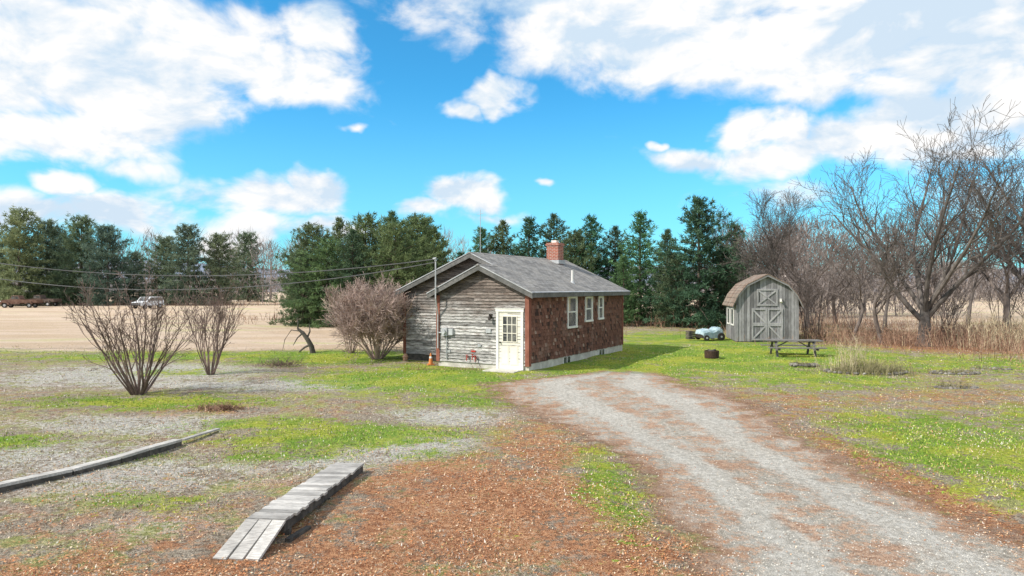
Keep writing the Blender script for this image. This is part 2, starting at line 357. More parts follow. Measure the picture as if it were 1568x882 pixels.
grass(190000, lambda x, y: np.clip(.1 + .9 * clumpn(x, y + 4, .8) - zone(leaf, x, y) * .25 - .35 * zone(green, x, y), 0.04, 1) * .6 * (on_drive(x, y) > 1.0), .012, .05, 'dry_grass', md)
x, y = scatter(60000, -2, 12, 6, 22, lambda x, y: (on_drive(x, y) < .95) * .5)
k = len(x); C = np.stack([x, y, hgt(x, y) + .008], -1); s_ = rng.uniform(.004, .014, k)[:, None]
off = np.array([[1, 0, 0], [0, 1, 0], [-1, 0, 0], [0, -1, 0], [0, 0, .8]]); a_ = rng.uniform(0, 6.28, k)
V = np.zeros((k, 5, 3))
for i in range(5):
    ox = off[i, 0] * np.cos(a_) - off[i, 1] * np.sin(a_); oy = off[i, 0] * np.sin(a_) + off[i, 1] * np.cos(a_)
    V[:, i] = C + np.stack([ox, oy * .75, np.full(k, off[i, 2])], -1) * s_ * rng.uniform(.7, 1.2, (k, 1))
mb = MB(); mb.v = V.reshape(-1, 3).tolist(); Bq = (np.arange(k) * 5)[:, None, None] + np.array([[0, 1, 4], [1, 2, 4], [2, 3, 4], [3, 0, 4]])[None]
mb.f = Bq.reshape(-1, 3).tolist(); mb.mi = [0] * len(mb.f); mb.a = np.repeat(rng.random(k), 4).tolist()
mb.obj('gravel', [mat_leaf('stone_mat', [(.44, .41, .36), (.62, .58, .51), (.32, .29, .25), (.72, .68, .61), (.50, .41, .32)])])

# ---------------------------------------------------------------- materials for buildings
m_clap, n, b = newmat('weathered_clapboard')
O = n.obj(); ox, oy, oz = n.sep(O)
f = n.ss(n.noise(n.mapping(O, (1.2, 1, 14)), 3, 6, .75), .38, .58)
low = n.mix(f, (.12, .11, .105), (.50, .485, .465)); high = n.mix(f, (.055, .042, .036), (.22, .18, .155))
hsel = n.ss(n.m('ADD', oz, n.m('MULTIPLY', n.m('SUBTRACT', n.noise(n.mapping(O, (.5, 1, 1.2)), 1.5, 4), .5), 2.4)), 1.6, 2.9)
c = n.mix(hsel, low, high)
c = n.mix(n.ss(n.noise(n.mapping(O, (.8, 1, 6)), 2.0, 5), .54, .66, 0, .55), c, (.11, .075, .06))
a = n.lin(n.attr('var'), 0, 1, .6, 1.4); c = n.mix(1, c, n.comb(a, a, a), 'MULTIPLY')
n.put(b.inputs['Base Color'], c); n.put(b.inputs['Normal'], n.bump(n.noise(n.mapping(O, (2, 1, 30)), 5, 4), .4, .006))
m_shake, n, b = newmat('cedar_shake')
O = n.obj(); va = n.attr('var')
f = n.ss(n.noise(n.mapping(O, (1, 12, 1.5)), 3, 5, .7), .35, .65)
c = n.mix(f, (.10, .044, .031), (.24, .115, .08)); c = n.mix(n.ss(va, .92, 1.0), c, (.33, .23, .18)); c = n.mix(n.ss(va, .22, .05), c, (.06, .033, .025))
c = n.mix(n.ss(n.noise(O, 1.1, 4), .52, .7, 0, .4), c, (.25, .165, .13))
va2 = n.lin(n.m('FRACT', n.m('MULTIPLY', va, 13.7)), 0, 1, .78, 1.22); c = n.mix(1, c, n.comb(va2, va2, va2), 'MULTIPLY')
n.put(b.inputs['Base Color'], c); n.put(b.inputs['Normal'], n.bump(n.noise(n.mapping(O, (1, 20, 2)), 4, 4), .4, .006))
def roofmat(name, c1, c2, c3):
    m, n, b = newmat(name); O = n.obj(); ox, oy, oz = n.sep(O)
    v = n.comb(oy, n.m('MULTIPLY', ox, 1.1), 0.0)
    br = n.N.new('ShaderNodeTexBrick'); n.put(br.inputs['Vector'], v); br.inputs['Scale'].default_value = 1
    br.inputs['Brick Width'].default_value = .33; br.inputs['Row Height'].default_value = .14; br.inputs['Mortar Size'].default_value = .012
    br.inputs['Color1'].default_value = (*c1, 1); br.inputs['Color2'].default_value = (*c2, 1); br.inputs['Mortar'].default_value = (*[q * .35 for q in c1], 1)
    c = n.mix(n.ss(n.noise(O, 1.3, 5, .7), .42, .68, 0, .6), br.outputs['Color'], c3)
    c = n.mix(n.ss(n.noise(n.mapping(O, (.4, 3, 1)), 1.5, 5, .7), .52, .66, 0, .5), c, tuple(q * .6 for q in c1))
    c = n.mix(n.ss(n.noise(O, 30, 3, .7), .3, .7, 0, .35), c, tuple(q * .45 for q in c1))
    n.put(b.inputs['Base Color'], c); n.put(b.inputs['Normal'], n.bump(br.outputs['Fac'], -.5, .01)); b.inputs['Roughness'].default_value = .95; return m
m_roof = roofmat('grey_asphalt_shingle', (.22, .21, .20), (.38, .365, .35), (.44, .41, .37))
m_roofb = roofmat('brown_shingle', (.22, .15, .115), (.34, .25, .20), (.34, .33, .28))
m_conc = mat_vary('concrete', (.52, .49, .43), (.70, .67, .61), 5, bump=.3)
m_white = mat_vary('white_paint', (.76, .74, .70), (.84, .82, .78), 8, rough=.5, bump=.05, var=.1, dark=(.66, .63, .58))
m_cream = mat_vary('cream_door', (.76, .72, .62), (.82, .78, .68), 6, rough=.5, bump=.05, var=.05, dark=(.68, .62, .5))
m_redtrim = mat_vary('red_brown_trim', (.22, .08, .055), (.32, .135, .095), 7, (1, 1, .3), var=.2)
m_fascia = mat_vary('grey_fascia', (.12, .12, .115), (.2, .19, .18), 7, var=.2)
m_grey = mat_vary('grey_metal', (.42, .43, .44), (.55, .56, .57), 9, rough=.45, bump=0, var=.2)
m_dark = mat_vary('dark_metal', (.03, .028, .026), (.07, .055, .045), 9, rough=.6)
m_barn = mat_vary('weathered_barn_wood', (.19, .185, .19), (.37, .36, .365), 5, (9, 9, .6), var=.42, dark=(.12, .115, .115))
m_barnl = mat_vary('light_barn_wood', (.28, .275, .28), (.45, .44, .44), 5, (5, 5, .6), var=.2)
m_deck = mat_vary('weathered_deck_wood', (.33, .31, .29), (.58, .55, .51), 9, (1, 6, 6), var=.38)
m_ddark = mat_vary('dark_wood', (.06, .055, .05), (.15, .13, .11), 8, var=.3)
m_red = mat_vary('red_paint', (.45, .04, .03), (.55, .07, .05), 8, rough=.5)
m_orange = mat_vary('orange_plastic', (.66, .22, .06), (.70, .28, .09), 8, rough=.6, bump=0, var=.05)
m_glass, n, b = newmat('window_glass'); b.inputs['Roughness'].default_value = .06; b.inputs['Specular IOR Level'].default_value = .8
n.put(b.inputs['Base Color'], n.mix(n.ss(n.noise(n.obj(), 2.5, 3), .4, .6), (.04, .045, .05), (.16, .16, .15)))
m_curt = mat_vary('curtain', (.5, .42, .3), (.62, .52, .4), 12, (8, 8, 1), var=.1)
m_wire = mat_vary('cable', (.10, .10, .10), (.16, .16, .16), 2, bump=0)
m_brick, n, b = newmat('chimney_brick'); br = n.N.new('ShaderNodeTexBrick'); O = n.obj(); ox, oy, oz = n.sep(O)
n.put(br.inputs['Vector'], n.comb(n.m('ADD', ox, oy), oz, 0.0)); br.inputs['Scale'].default_value = 1; br.inputs['Brick Width'].default_value = .2; br.inputs['Row Height'].default_value = .072
br.inputs['Mortar Size'].default_value = .008; br.inputs['Color1'].default_value = (.42, .11, .06, 1); br.inputs['Color2'].default_value = (.30, .085, .05, 1); br.inputs['Mortar'].default_value = (.5, .45, .4, 1)
n.put(b.inputs['Base Color'], n.mix(n.ss(n.noise(O, 6, 4), .45, .7, 0, .5), br.outputs['Color'], (.2, .08, .06)))

rd = random.Random(3)
# ---------------------------------------------------------------- house
H = empty('shingled_house', (.6, 24.3, 0), math.atan2(-.488, .873))
XL, XB, YB, YE = -6.5, -3.96, 1.2, 9.6
RXm, RZm, RXb = -3.1, 4.40, -1.95
zr = lambda x: 2.84 + (.3 - x) * .46
zl = lambda x: RZm - (RXm - x) * .413
zbl = lambda x: zr(RXb) - (RXb - x) * .46
T = .10
mb = MB()
mb.prism([(XL + .03, .02), (-.03, .02), (-.03, zr(-.03) - T - .03), (RXm, RZm - T - .03), (XL + .03, zl(XL) - T - .03)], 'y', YB + .03, YE - .03, 0)
mb.prism([(XB + .03, .02), (-.035, .02), (-.035, zr(-.03) - T - .03), (RXb, zr(RXb) - T - .03), (XB + .03, zbl(XB) - T - .03)], 'y', .03, YB + .02, 0)
mb.obj('core_walls', [m_ddark], H)
mb = MB(); mb.box(XL + .04, .0, YB + .045, YE, -.2, .30); mb.box(XB + .04, .002, .01, YB + .04, -.2, .28)
mb.obj('foundation', [m_conc], H)
mb = MB(); row = .115
def clap(y, x0, x1, topf, z0, xr):
    z = z0
    while z < 4.6:
        zt = z + row
        xx = np.linspace(x0, x1, 300); ok = xx[[topf(q) > zt - .01 for q in xx]]
        if len(ok) < 3: break
        a0, a1 = ok[0], ok[-1]; cuts = [a0]; q = a0 + rd.uniform(.6, 3)
        while q < a1 - .4: cuts.append(q); q += rd.uniform(1.2, 3.4)
        cuts.append(a1)
        for i in range(len(cuts) - 1):
            dz = rd.uniform(-.004, .004); yb = y - .036 - rd.uniform(0, .008)
            c0, c1 = cuts[i], cuts[i + 1] - .004
            mb.add([(c0, yb, z + dz), (c1, yb, z + dz), (c1, y - .004, zt + .01), (c0, y - .004, zt + .01), (c0, y + .02, z + dz), (c1, y + .02, z + dz)],
                   [(0, 1, 2, 3), (4, 5, 1, 0)], 0, rd.random())
        z = zt
clap(0, XB + .07, -.07, lambda x: min(zr(x), zbl(x)) - T, .22, 0)
clap(YB, XL + .07, -.1, lambda x: min(zr(x), zl(x)) - T, .28, 0)
z = .22
while z < 2.75:
    mb.add([(XB - .025, 0, z), (XB - .025, YB, z), (XB - .005, YB, z + row), (XB - .005, 0, z + row)], [(0, 1, 2, 3)], 0, rd.random()); z += row
z = .28
while z < 2.75:
    mb.add([(XL - .025, YB, z), (XL - .025, YE, z), (XL - .005, YE, z + row), (XL - .005, YB, z + row)], [(0, 1, 2, 3)], 0, rd.random()); z += row
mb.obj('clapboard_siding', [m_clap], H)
mb = MB(); z = .30; wins = [(3.22, 4.16, 1.42, 2.66), (5.0, 5.80, 1.60, 2.64), (6.46, 7.06, 1.64, 2.64)]
while z < 2.72:
    y = .10 - rd.uniform(0, .1); zt = min(z + .15, 2.86)
    while y < YE:
        wd = rd.uniform(.08, .2); y1 = min(y + wd, YE); ys0 = max(y, .10)
        if y1 - ys0 > .02 and not any(a < (ys0 + y1) / 2 < b_ and c_ < z + .07 < d_ for a, b_, c_, d_ in wins):
            xo = .024 + rd.uniform(0, .014); zz = z + rd.uniform(-.014, .012)
            mb.add([(xo, ys0, zz), (xo, y1 - .008, zz), (.004, y1 - .008, zt + .02), (.004, ys0, zt + .02), (-.01, ys0, zz), (-.01, y1 - .008, zz)], [(0, 1, 2, 3), (4, 5, 1, 0), (1, 5, 2), (0, 3, 4)], 0, rd.random())
        y = y1
    z += .13
mb.obj('cedar_shake_siding', [m_shake], H)
mb = MB()
mb.box(-.13, .03, -.05, -.0, .2, 2.72, 0, .7); mb.box(.001, .046, -.002, .10, .2, 2.80, 0, .4)
mb.box(XB - .035, XB + .12, -.052, 0, .2, 2.72, 0, .7); mb.box(XB - .04, XB - .001, -.002, .10, .2, 2.72, 0, .3)
mb.box(XL - .035, XL + .10, YB - .055, YB, .25, 2.78, 0, .6); mb.box(-.0, .046, YE - .1, YE + .01, .3, 2.78, 0, .5)
mb.obj('corner_boards', [m_redtrim], H)
mb = MB()
def slab(pts, zf, th, mat=0, mat2=1):
    n_ = len(pts); vs = [(x, y, zf(x)) for x, y in pts] + [(x, y, zf(x) - th) for x, y in pts]
    mb.add(vs, [tuple(range(n_))], mat); mb.add(vs, [tuple(range(2 * n_ - 1, n_ - 1, -1))] + [(i, n_ + i, n_ + (i + 1) % n_, (i + 1) % n_) for i in range(n_)], mat2)
slab([(.3, -.3), (.3, YE + .3), (RXm, YE + .3), (RXm, .9), (RXb, .9), (RXb, -.3)], zr, .05)
slab([(RXm, .9), (RXm, YE + .3), (XL - .3, YE + .3), (XL - .3, .9)], zl, .05)
slab([(RXb, -.3), (RXb, YB + .05), (XB - .3, YB + .05), (XB - .3, -.3)], zbl, .05)
mb.obj('roof', [m_roof, m_fascia], H)
mb = MB()
def rake(xa, xb, zf, y, h=.17):
    mb.add([(xa, y, zf(xa) - .052), (xb, y, zf(xb) - .052), (xb, y, zf(xb) - .05 - h), (xa, y, zf(xa) - .05 - h), (xa, y + .03, zf(xa) - .052), (xb, y + .03, zf(xb) - .052), (xb, y + .03, zf(xb) - .05 - h), (xa, y + .03, zf(xa) - .05 - h)],
           [(0, 1, 2, 3), (7, 6, 5, 4), (3, 2, 6, 7), (0, 4, 5, 1), (1, 5, 6, 2), (0, 3, 7, 4)])
rake(.29, RXb, zr, -.29); rake(RXb, XB - .29, zbl, -.29); rake(RXb - .02, RXm, zr, .91); rake(RXm, XL - .29, zl, .91)
mb.box(.265, .295, -.25, YE + .28, 2.66, 2.795); mb.box(XB - .29, XB - .26, -.25, YB - .02, 2.62, 2.77)
mb.add([(.27, -.26, 2.72), (.27, YE + .25, 2.72), (-.01, YE + .25, 2.74), (-.01, -.26, 2.74)], [(0, 1, 2, 3)])
mb.obj('fascia_and_soffit', [m_fascia], H)
mb = MB()
mb.add([(.306, -.31, zr(.306) + .006), (.306, YE + .31, zr(.306) + .006), (.25, YE + .31, zr(.25) + .006), (.25, -.31, zr(.25) + .006)], [(0, 1, 2, 3)])
def rk(xa, xb, zf, y):
    mb.add([(xa, y - .012, zf(xa) + .004), (xb, y - .012, zf(xb) + .004), (xb, y - .012, zf(xb) - .035), (xa, y - .012, zf(xa) - .035)], [(3, 2, 1, 0)])
rk(.30, RXb, zr, -.30); rk(RXb, XB - .30, zbl, -.30); rk(RXb, RXm, zr, .90); rk(RXm, XL - .3, zl, .90)
mb.obj('drip_edge', [m_grey], H)
mb = MB()
for (xx, ya, yb_, zz) in ((RXm, .88, YE + .32, RZm), (RXb, -.32, .9, zr(RXb))):
    q = ya
    while q < yb_:
        q2 = min(q + .3, yb_)
        mb.add([(xx + .14, q, zz - .052), (xx, q, zz + .018), (xx - .14, q, zz - .045), (xx + .14, q2, zz - .058), (xx, q2, zz + .010), (xx - .14, q2, zz - .05)], [(0, 1, 4, 3), (1, 2, 5, 4), (0, 2, 1)], 0, rd.random()); q = q2
mb.obj('ridge_cap', [m_roof], H)
for i, (a, b_, z0, z1) in enumerate(wins):
    mb = MB(); t = .075
    mb.box(.0, .06, a, a + t, z0, z1); mb.box(.0, .06, b_ - t, b_, z0, z1); mb.box(.0, .06, a + t, b_ - t, z1 - t, z1); mb.box(0, .075, a - .02, b_ + .02, z0 - .03, z0 + .05)
    mid = (z0 + z1) / 2; mb.box(.0, .045, a + t, b_ - t, mid - .025, mid + .025); mb.box(.0, .04, a + t, a + t + .03, z0 + .05, z1 - t); mb.box(.0, .04, b_ - t - .03, b_ - t, z0 + .05, z1 - t)
    mb.box(-.005, .015, a + t, b_ - t, z0 + .05, z1 - t, 1)
    mb.box(.0151, .018, a + t + .03, a + t + .03 + (b_ - a) * .22, mid + .03, z1 - t, 2)
    mb.obj('window_%d' % (i + 1), [m_white, m_glass, m_curt], H)
for i, yy_ in enumerate((2.9, 6.6)):
    mb = MB(); mb.box(.0, .02, yy_, yy_ + .62, .04, .26, 1); mb.box(0, .03, yy_ - .04, yy_, .02, .28); mb.box(0, .03, yy_ + .62, yy_ + .66, .02, .28); mb.box(0, .028, yy_ + .29, yy_ + .33, .04, .26)
    mb.obj('basement_window_%d' % (i + 1), [m_white, m_glass], H)
mb = MB(); dx0, dx1 = -1.22, -.30
mb.box(dx0 - .10, dx0, -.065, .0, .04, 2.14); mb.box(dx1, dx1 + .10, -.065, 0, .04, 2.14); mb.box(dx0 - .12, dx1 + .12, -.07, 0, 2.14, 2.25); mb.box(dx0 - .14, dx1 + .14, -.085, 0, 2.25, 2.275)
mb.box(dx0, dx1, -.035, 0, .06, 2.14, 1)
gx0, gx1, gz0, gz1 = dx0 + .17, dx1 - .17, 1.06, 1.98
mb.box(gx0, gx1, -.040, -.034, gz0, gz1, 2)
for q in range(4): xq = gx0 + (gx1 - gx0) * q / 3; mb.box(xq - .014, xq + .014, -.055, -.036, gz0 - .014, gz1 + .014, 1)
for q in range(4): zq = gz0 + (gz1 - gz0) * q / 3; mb.box(gx0 - .014, gx1 + .014, -.052, -.036, zq - .014, zq + .014, 1)
for (px0, px1) in ((gx0 - .05, (gx0 + gx1) / 2 - .03), ((gx0 + gx1) / 2 + .03, gx1 + .05)):
    mb.box(px0, px1, -.047, -.034, .22, .90, 1, .2); mb.box(px0 + .04, px1 - .04, -.053, -.034, .27, .85, 1, .9)
mb.box(dx0 + .05, dx0 + .09, -.10, -.03, 1.0, 1.05, 3)
mb.box(dx0 - .10, dx1 + .10, -.10, -.02, .0, .06, 4)
mb.obj('entry_door', [m_white, m_cream, m_glass, m_dark, m_conc], H)
mb = MB(); mb.box(dx0 - .25, dx1 + .1, -.75, -.05, -.1, .07, 0); mb.obj('door_step', [m_conc], H)
mb = MB(); mb.tube([Vector((-1.55, -.03, 1.98)), Vector((-1.55, -.14, 2.02)), Vector((-1.55, -.16, 1.92)), Vector((-1.55, -.16, 1.82))], [.025, .03, .06, .05], 8); mb.box(-1.60, -1.50, -.055, -.02, 1.9, 2.05)
mb.obj('porch_light', [m_dark], H, True)
mb = MB(); mb.box(-3.68, -3.44, -.14, -.02, 1.18, 1.48); mb.box(-3.38, -3.2, -.12, -.02, 1.22, 1.46, 0, .8); mb.tube([Vector((-3.56, -.14, 1.34)), Vector((-3.56, -.22, 1.34))], [.09, .085], 14)
mb.box(-3.50, -3.34, -.06, -.03, .55, .65); mb.tube([Vector((-3.5, -.07, .3)), Vector((-3.5, -.07, 1.18))], [.02, .02], 6)
mb.tube([Vector((-3.88, -.10, .7)), Vector((-3.88, -.10, 2.0)), Vector((-3.80, -.36, 2.6)), Vector((-3.80, -.36, 4.02))], [.026] * 4, 8)
mb.tube([Vector((-3.88, -.08, 1.3)), Vector((-3.68, -.08, 1.3))], [.022] * 2, 6)
mb.tube([Vector((-3.80, -.36, 4.02)), Vector((-3.80, -.38, 4.12)), Vector((-3.88, -.42, 4.10))], [.05, .06, .04], 8)
mb.box(-4.5, -4.35, YB - .1, YB - .02, 1.75, 1.98)
mb.obj('electric_meter_and_mast', [m_grey], H, False)
mb = MB()
for xq, zq in ((-2.55, .42), (-2.3, .46), (-2.18, .40)):
    mb.tube([Vector((xq, -.02, zq)), Vector((xq, -.12, zq)), Vector((xq, -.14, zq - .12))], [.022, .026, .02], 8); mb.tube([Vector((xq, -.12, zq)), Vector((xq, -.12, zq + .08))], [.012, .012], 6)
    mb.tube([Vector((xq, -.12, zq + .07)), Vector((xq, -.12, zq + .09))], [.045, .045], 10)
mb.box(-2.4, -2.22, -.06, -.02, .62, .68)
mb.obj('fuel_fill_pipes', [m_red], H)
mb = MB()
mb.box(-1.75, -1.55, -.07, -.02, 1.35, 1.5); mb.box(-2.1, -1.98, -.07, -.02, .82, .92); mb.obj('utility_boxes', [m_grey], H)
mb = MB(); cx_, cy_ = -2.8, 8.0
mb.box(cx_ - .3, cx_ + .3, cy_ - .3, cy_ + .3, 3.9, 5.02); mb.box(cx_ - .34, cx_ + .34, cy_ - .34, cy_ + .34, 5.02, 5.10, 0); mb.box(cx_ - .31, cx_ + .31, cy_ - .31, cy_ + .31, 5.10, 5.15, 0)
mb.box(cx_ - .13, cx_ + .13, cy_ - .13, cy_ + .13, 5.15, 5.27, 1, .9); mb.box(cx_ - .36, cx_ + .36, cy_ - .36, cy_ + .36, 4.15, 4.33, 2)
mb.obj('brick_chimney', [m_brick, m_conc, m_grey], H)
mb = MB(); mb.tube([Vector((-.55, 5.0, 3.1)), Vector((-.55, 5.0, 3.75))], [.05, .05], 10); mb.tube([Vector((-.55, 5.0, 3.18)), Vector((-.55, 5.0, 3.3))], [.12, .06], 10, 1); mb.obj('roof_vent_pipe', [m_white, m_grey], H)
mb = MB(); mb.tube([Vector((-3.15, 1.8, 4.3)), Vector((-3.15, 1.8, 6.15))], [.014, .010], 6); mb.beam((-3.3, 1.8, 5.95), (-3.0, 1.8, 6.0), .012, .012)
mb.obj('antenna', [m_grey], H)

def wire(z0, bb, cc_):
    pts = [Vector((-2.9 - 27.1 * t, 25.9 + 5.6 * t, z0 + bb * t + cc_ * t * t)) for t in np.linspace(0, 1, 40)]
    mb = MB(); mb.tube(pts, [.020] * 40, 5); return mb
mb = wire(4.10, -3.31, 4.545); mb2 = wire(3.98, -4.9, 5.67); o_ = len(mb.v); mb.v += mb2.v; mb.f += [[i + o_ for i in f_] for f_ in mb2.f]; mb.mi += mb2.mi; mb.a += mb2.a
mb.obj('service_wires', [m_wire])
mb = MB(); mb.tube([Vector((-30, 31.5, -.2)), Vector((-30, 31.5, 8.5))], [.16, .11], 10); mb.beam((-30, 30.6, 7.9), (-30, 32.4, 7.9), .1, .1); mb.obj('utility_pole', [m_ddark])

def W(x, y, z=0): return H.matrix_basis @ Vector((x, y, z))
c_ = W(-4.25, -.05)
mb = MB(); mb.box(-.13, .13, -.13, .13, 0, .03); mb.tube([Vector((0, 0, .03)), Vector((0, 0, .2)), Vector((0, 0, .32)), Vector((0, 0, .46))], [.085, .065, .045, .025], 14, 0)
mb.tube([Vector((0, 0, .26)), Vector((0, 0, .33))], [.060, .047], 14, 1); mb.obj('traffic_cone', [m_orange, m_white], loc=(c_.x, c_.y, hgt(c_.x, c_.y) + .01), rot=.3)
c_ = W(-6.1, .75)
mb = MB(); mb.tube([Vector((0, 0, 0)), Vector((0, 0, .16)), Vector((0, 0, .18)), Vector((0, 0, .32))], [.09, .11, .13, .05], 12); mb.obj('garden_pot', [mat_vary('terracotta', (.42, .24, .16), (.5, .32, .22), 8)], loc=(c_.x, c_.y, 0))

# ---------------------------------------------------------------- shed
S = empty('gambrel_shed', (12.40, 37.8, 0), math.atan2(-.16, .987))
SW, SD = 3.3, 3.6; hw = SW / 2
prof = [(-hw - .20, 2.02), (-hw + .10, 2.66), (-hw + .58, 3.24), (0, 3.78)]
prof = prof + [(-x, z) for x, z in prof[:-1][::-1]]
prof = [(x + hw, z) for x, z in prof]
mb = MB(); mb.prism([(.03, 0)] + [(min(max(x, .03), SW - .03), z - .06) for x, z in prof] + [(SW - .03, 0)], 'y', .03, SD, 0); mb.obj('shed_core', [m_ddark], S)
mb = MB(); x = 0
ptop = lambda q: float(np.interp(q, [p[0] for p in prof], [p[1] for p in prof])) - .05
while x < SW:
    wd = rd.uniform(.13, .2); x1 = min(x + wd, SW); yo = rd.uniform(0, .008)
    mb.add([(x, -yo, .05), (x1 - .014, -yo, .05), (x1 - .014, -yo, ptop(x1 - .014)), (x, -yo, ptop(x))], [(0, 1, 2, 3)], 0, rd.random())
    mb.add([(x, -yo, .05), (x, .03, .05), (x, .03, ptop(x)), (x, -yo, ptop(x))], [(0, 1, 2, 3)], 0, .2); x = x1
y = 0
while y < SD:
    wd = rd.uniform(.13, .2); y1 = min(y + wd, SD)
    mb.add([(-.005, y, .05), (-.005, y1 - .01, .05), (-.005, y1 - .01, 2.2), (-.005, y, 2.2)], [(3, 2, 1, 0)], 0, rd.random() * .6)
    mb.add([(SW + .005, y, .05), (SW + .005, y1 - .01, .05), (SW + .005, y1 - .01, 2.2), (SW + .005, y, 2.2)], [(0, 1, 2, 3)], 0, rd.random() * .6); y = y1
mb.obj('plank_siding', [m_barn], S)
mb = MB()
for i in range(len(prof) - 1):
    (xa, za), (xb, zb) = prof[i], prof[i + 1]
    mb.prism([(xa, za), (xb, zb), (xb, zb - .05), (xa, za - .05)], 'y', -.22, SD + .2, 0)
mb.obj('shed_roof', [m_roofb], S)
mb = MB()
for i in range(len(prof) - 1):
    (xa, za), (xb, zb) = prof[i], prof[i + 1]; mb.prism([(xa, za - .052), (xb, zb - .052), (xb, zb - .15), (xa, za - .15)], 'y', -.20, -.17, 0)
for (a0, a1) in ((.0, .12), (SW - .12, SW)): mb.box(a0, a1, -.035, -.012, .05, 2.05)
mb.obj('shed_trim', [m_barn], S)
mb = MB(); t = .09; yb = -.05; yc = -.012
def frame(x0, x1, z0, z1, diag):
    mb.box(x0, x0 + t, yb, yc, z0, z1); mb.box(x1 - t, x1, yb, yc, z0, z1); mb.box(x0 + t, x1 - t, yb, yc, z1 - t, z1); mb.box(x0 + t, x1 - t, yb, yc, z0, z0 + t)
    for (p, q) in diag: mb.beam((p[0], -.03, p[1]), (q[0], -.028, q[1]), .028, .08, 0, .8)
cx0 = SW / 2
frame(cx0 - .82, cx0 - .01, .12, 1.0, [((cx0 - .75, .2), (cx0 - .08, .92)), ]); frame(cx0 - .82, cx0 - .01, 1.003, 1.88, [((cx0 - .75, 1.8), (cx0 - .08, 1.08))])
frame(cx0 + .01, cx0 + .82, .12, 1.0, [((cx0 + .75, .2), (cx0 + .08, .92))]); frame(cx0 + .01, cx0 + .82, 1.003, 1.88, [((cx0 + .75, 1.8), (cx0 + .08, 1.08))])
frame(cx0 - .55, cx0 + .55, 2.02, 2.95, [((cx0 - .48, 2.1), (cx0 + .48, 2.88)), ((cx0 - .48, 2.88), (cx0 + .48, 2.1))])
mb.obj('shed_doors', [m_barnl], S)
mb = MB()
for y0_ in (.7, 2.1):
    mb.box(-.03, -.01, y0_, y0_ + .8, 1.0, 1.75, 1)
    mb.box(-.05, -.01, y0_ - .08, y0_, .95, 1.8); mb.box(-.05, -.01, y0_ + .8, y0_ + .88, .95, 1.8); mb.box(-.055, -.01, y0_ - .08, y0_ + .88, 1.8, 1.88); mb.box(-.055, -.01, y0_ - .08, y0_ + .88, .88, .95)
mb.obj('shed_windows', [m_white, m_glass], S)
mb = MB(); mb.box(SW - 1.0, SW - .9, -.12, -.02, 2.25, 2.42); mb.tube([Vector((SW - .95, -.12, 2.3)), Vector((SW - .95, -.2, 2.22))], [.03, .07], 8); mb.obj('shed_lamp', [m_white], S)

# ---------------------------------------------------------------- picnic table
m_pt = mat_vary('picnic_wood', (.14, .13, .12), (.30, .28, .26), 6, (1, 6, 6), var=.35)
PT = MB(); 
for q in range(5): PT.box(-1.2, 1.2, -.38 + q * .155, -.38 + q * .155 + .14, .70, .74, 0, rd.random())
for sgn in (-1, 1):
    for q in range(2): PT.box(-1.2, 1.2, sgn * .72 - .14 + q * .15, sgn * .72 - .14 + q * .15 + .13, .42, .46, 0, rd.random())
for xq in (-.8, .8):
    for sgn in (-1, 1): PT.beam((xq, sgn * .62, 0), (xq, sgn * .25, .70), .09, .045, 0, .2)
    PT.box(xq + .03, xq + .07, -.84, .84, .33, .42, 0, .2); PT.box(xq + .03, xq + .07, -.37, .37, .61, .70, 0, .2)
PT.beam((-.8, 0, .36), (-.2, 0, .69), .06, .04, 0, .2); PT.beam((.8, 0, .36), (.2, 0, .69), .06, .04, 0, .2)
PT.obj('picnic_table', [m_pt], loc=(12.5, 30.4, hgt(12.5, 30.4) - .05), rot=-.12)
mb = MB(); N_ = 20
mb.add([(r_ * math.cos(2 * math.pi * i / N_), r_ * math.sin(2 * math.pi * i / N_), z_) for (r_, z_) in ((.30, 0), (.31, .3), (.285, .31), (.28, .05)) for i in range(N_)],
       [(j * N_ + i, j * N_ + (i + 1) % N_, (j + 1) * N_ + (i + 1) % N_, (j + 1) * N_ + i) for j in range(3) for i in range(N_)])
mb.tube([Vector((-.25, -.1, .22)), Vector((.2, .15, .33))], [.05, .04], 7, 1); mb.tube([Vector((.2, -.15, .2)), Vector((-.1, .2, .32))], [.04, .04], 7, 1)
mb.obj('fire_pit', [mat_vary('rusted_steel', (.04, .025, .02), (.10, .06, .04), 9), m_ddark], loc=(8.6, 29.4, 0))

# tarp-covered garden tractor
mb = MB(); prof_ = [(-.66, .14), (-.70, .36), (-.62, .56), (-.30, .66), (-.05, .58), (.15, .62), (.28, .74), (.46, .74), (.60, .60), (.68, .34), (.66, .14)]
NS = 15
for j in range(NS):
    t = j / (NS - 1) * 2 - 1; k_ = max(0, 1 - abs(t) ** 6) ** .5
    for (px, pz) in prof_:
        wr_ = 1 + .04 * math.sin(px * 9 + j * 1.7) + .02 * math.sin(px * 23 + j * 2.9); mb.v.append((px * (.90 + .1 * k_) * wr_, t * .5, .10 + (pz - .10) * (.72 + .28 * k_) * wr_))
npf = len(prof_)
for j in range(NS - 1):
    for i in range(npf - 1): mb.f.append([j * npf + i, j * npf + i + 1, (j + 1) * npf + i + 1, (j + 1) * npf + i]); mb.mi.append(0 if 0 < i < 9 else 2); mb.a.append(.5)
for j in (0, NS - 1): mb.f.append([j * npf + i for i in range(npf)]); mb.mi.append(0); mb.a.append(.25)
for xq in (-.45, .45):
    rr_ = .16 if xq < 0 else .22
    for yq in (-.58, .46): mb.tube([Vector((xq, yq, rr_)), Vector((xq, yq + .12, rr_))], [rr_, rr_], 14, 2); mb.tube([Vector((xq, yq - .01, rr_)), Vector((xq, yq + .13, rr_))], [.06, .06], 10, 1)
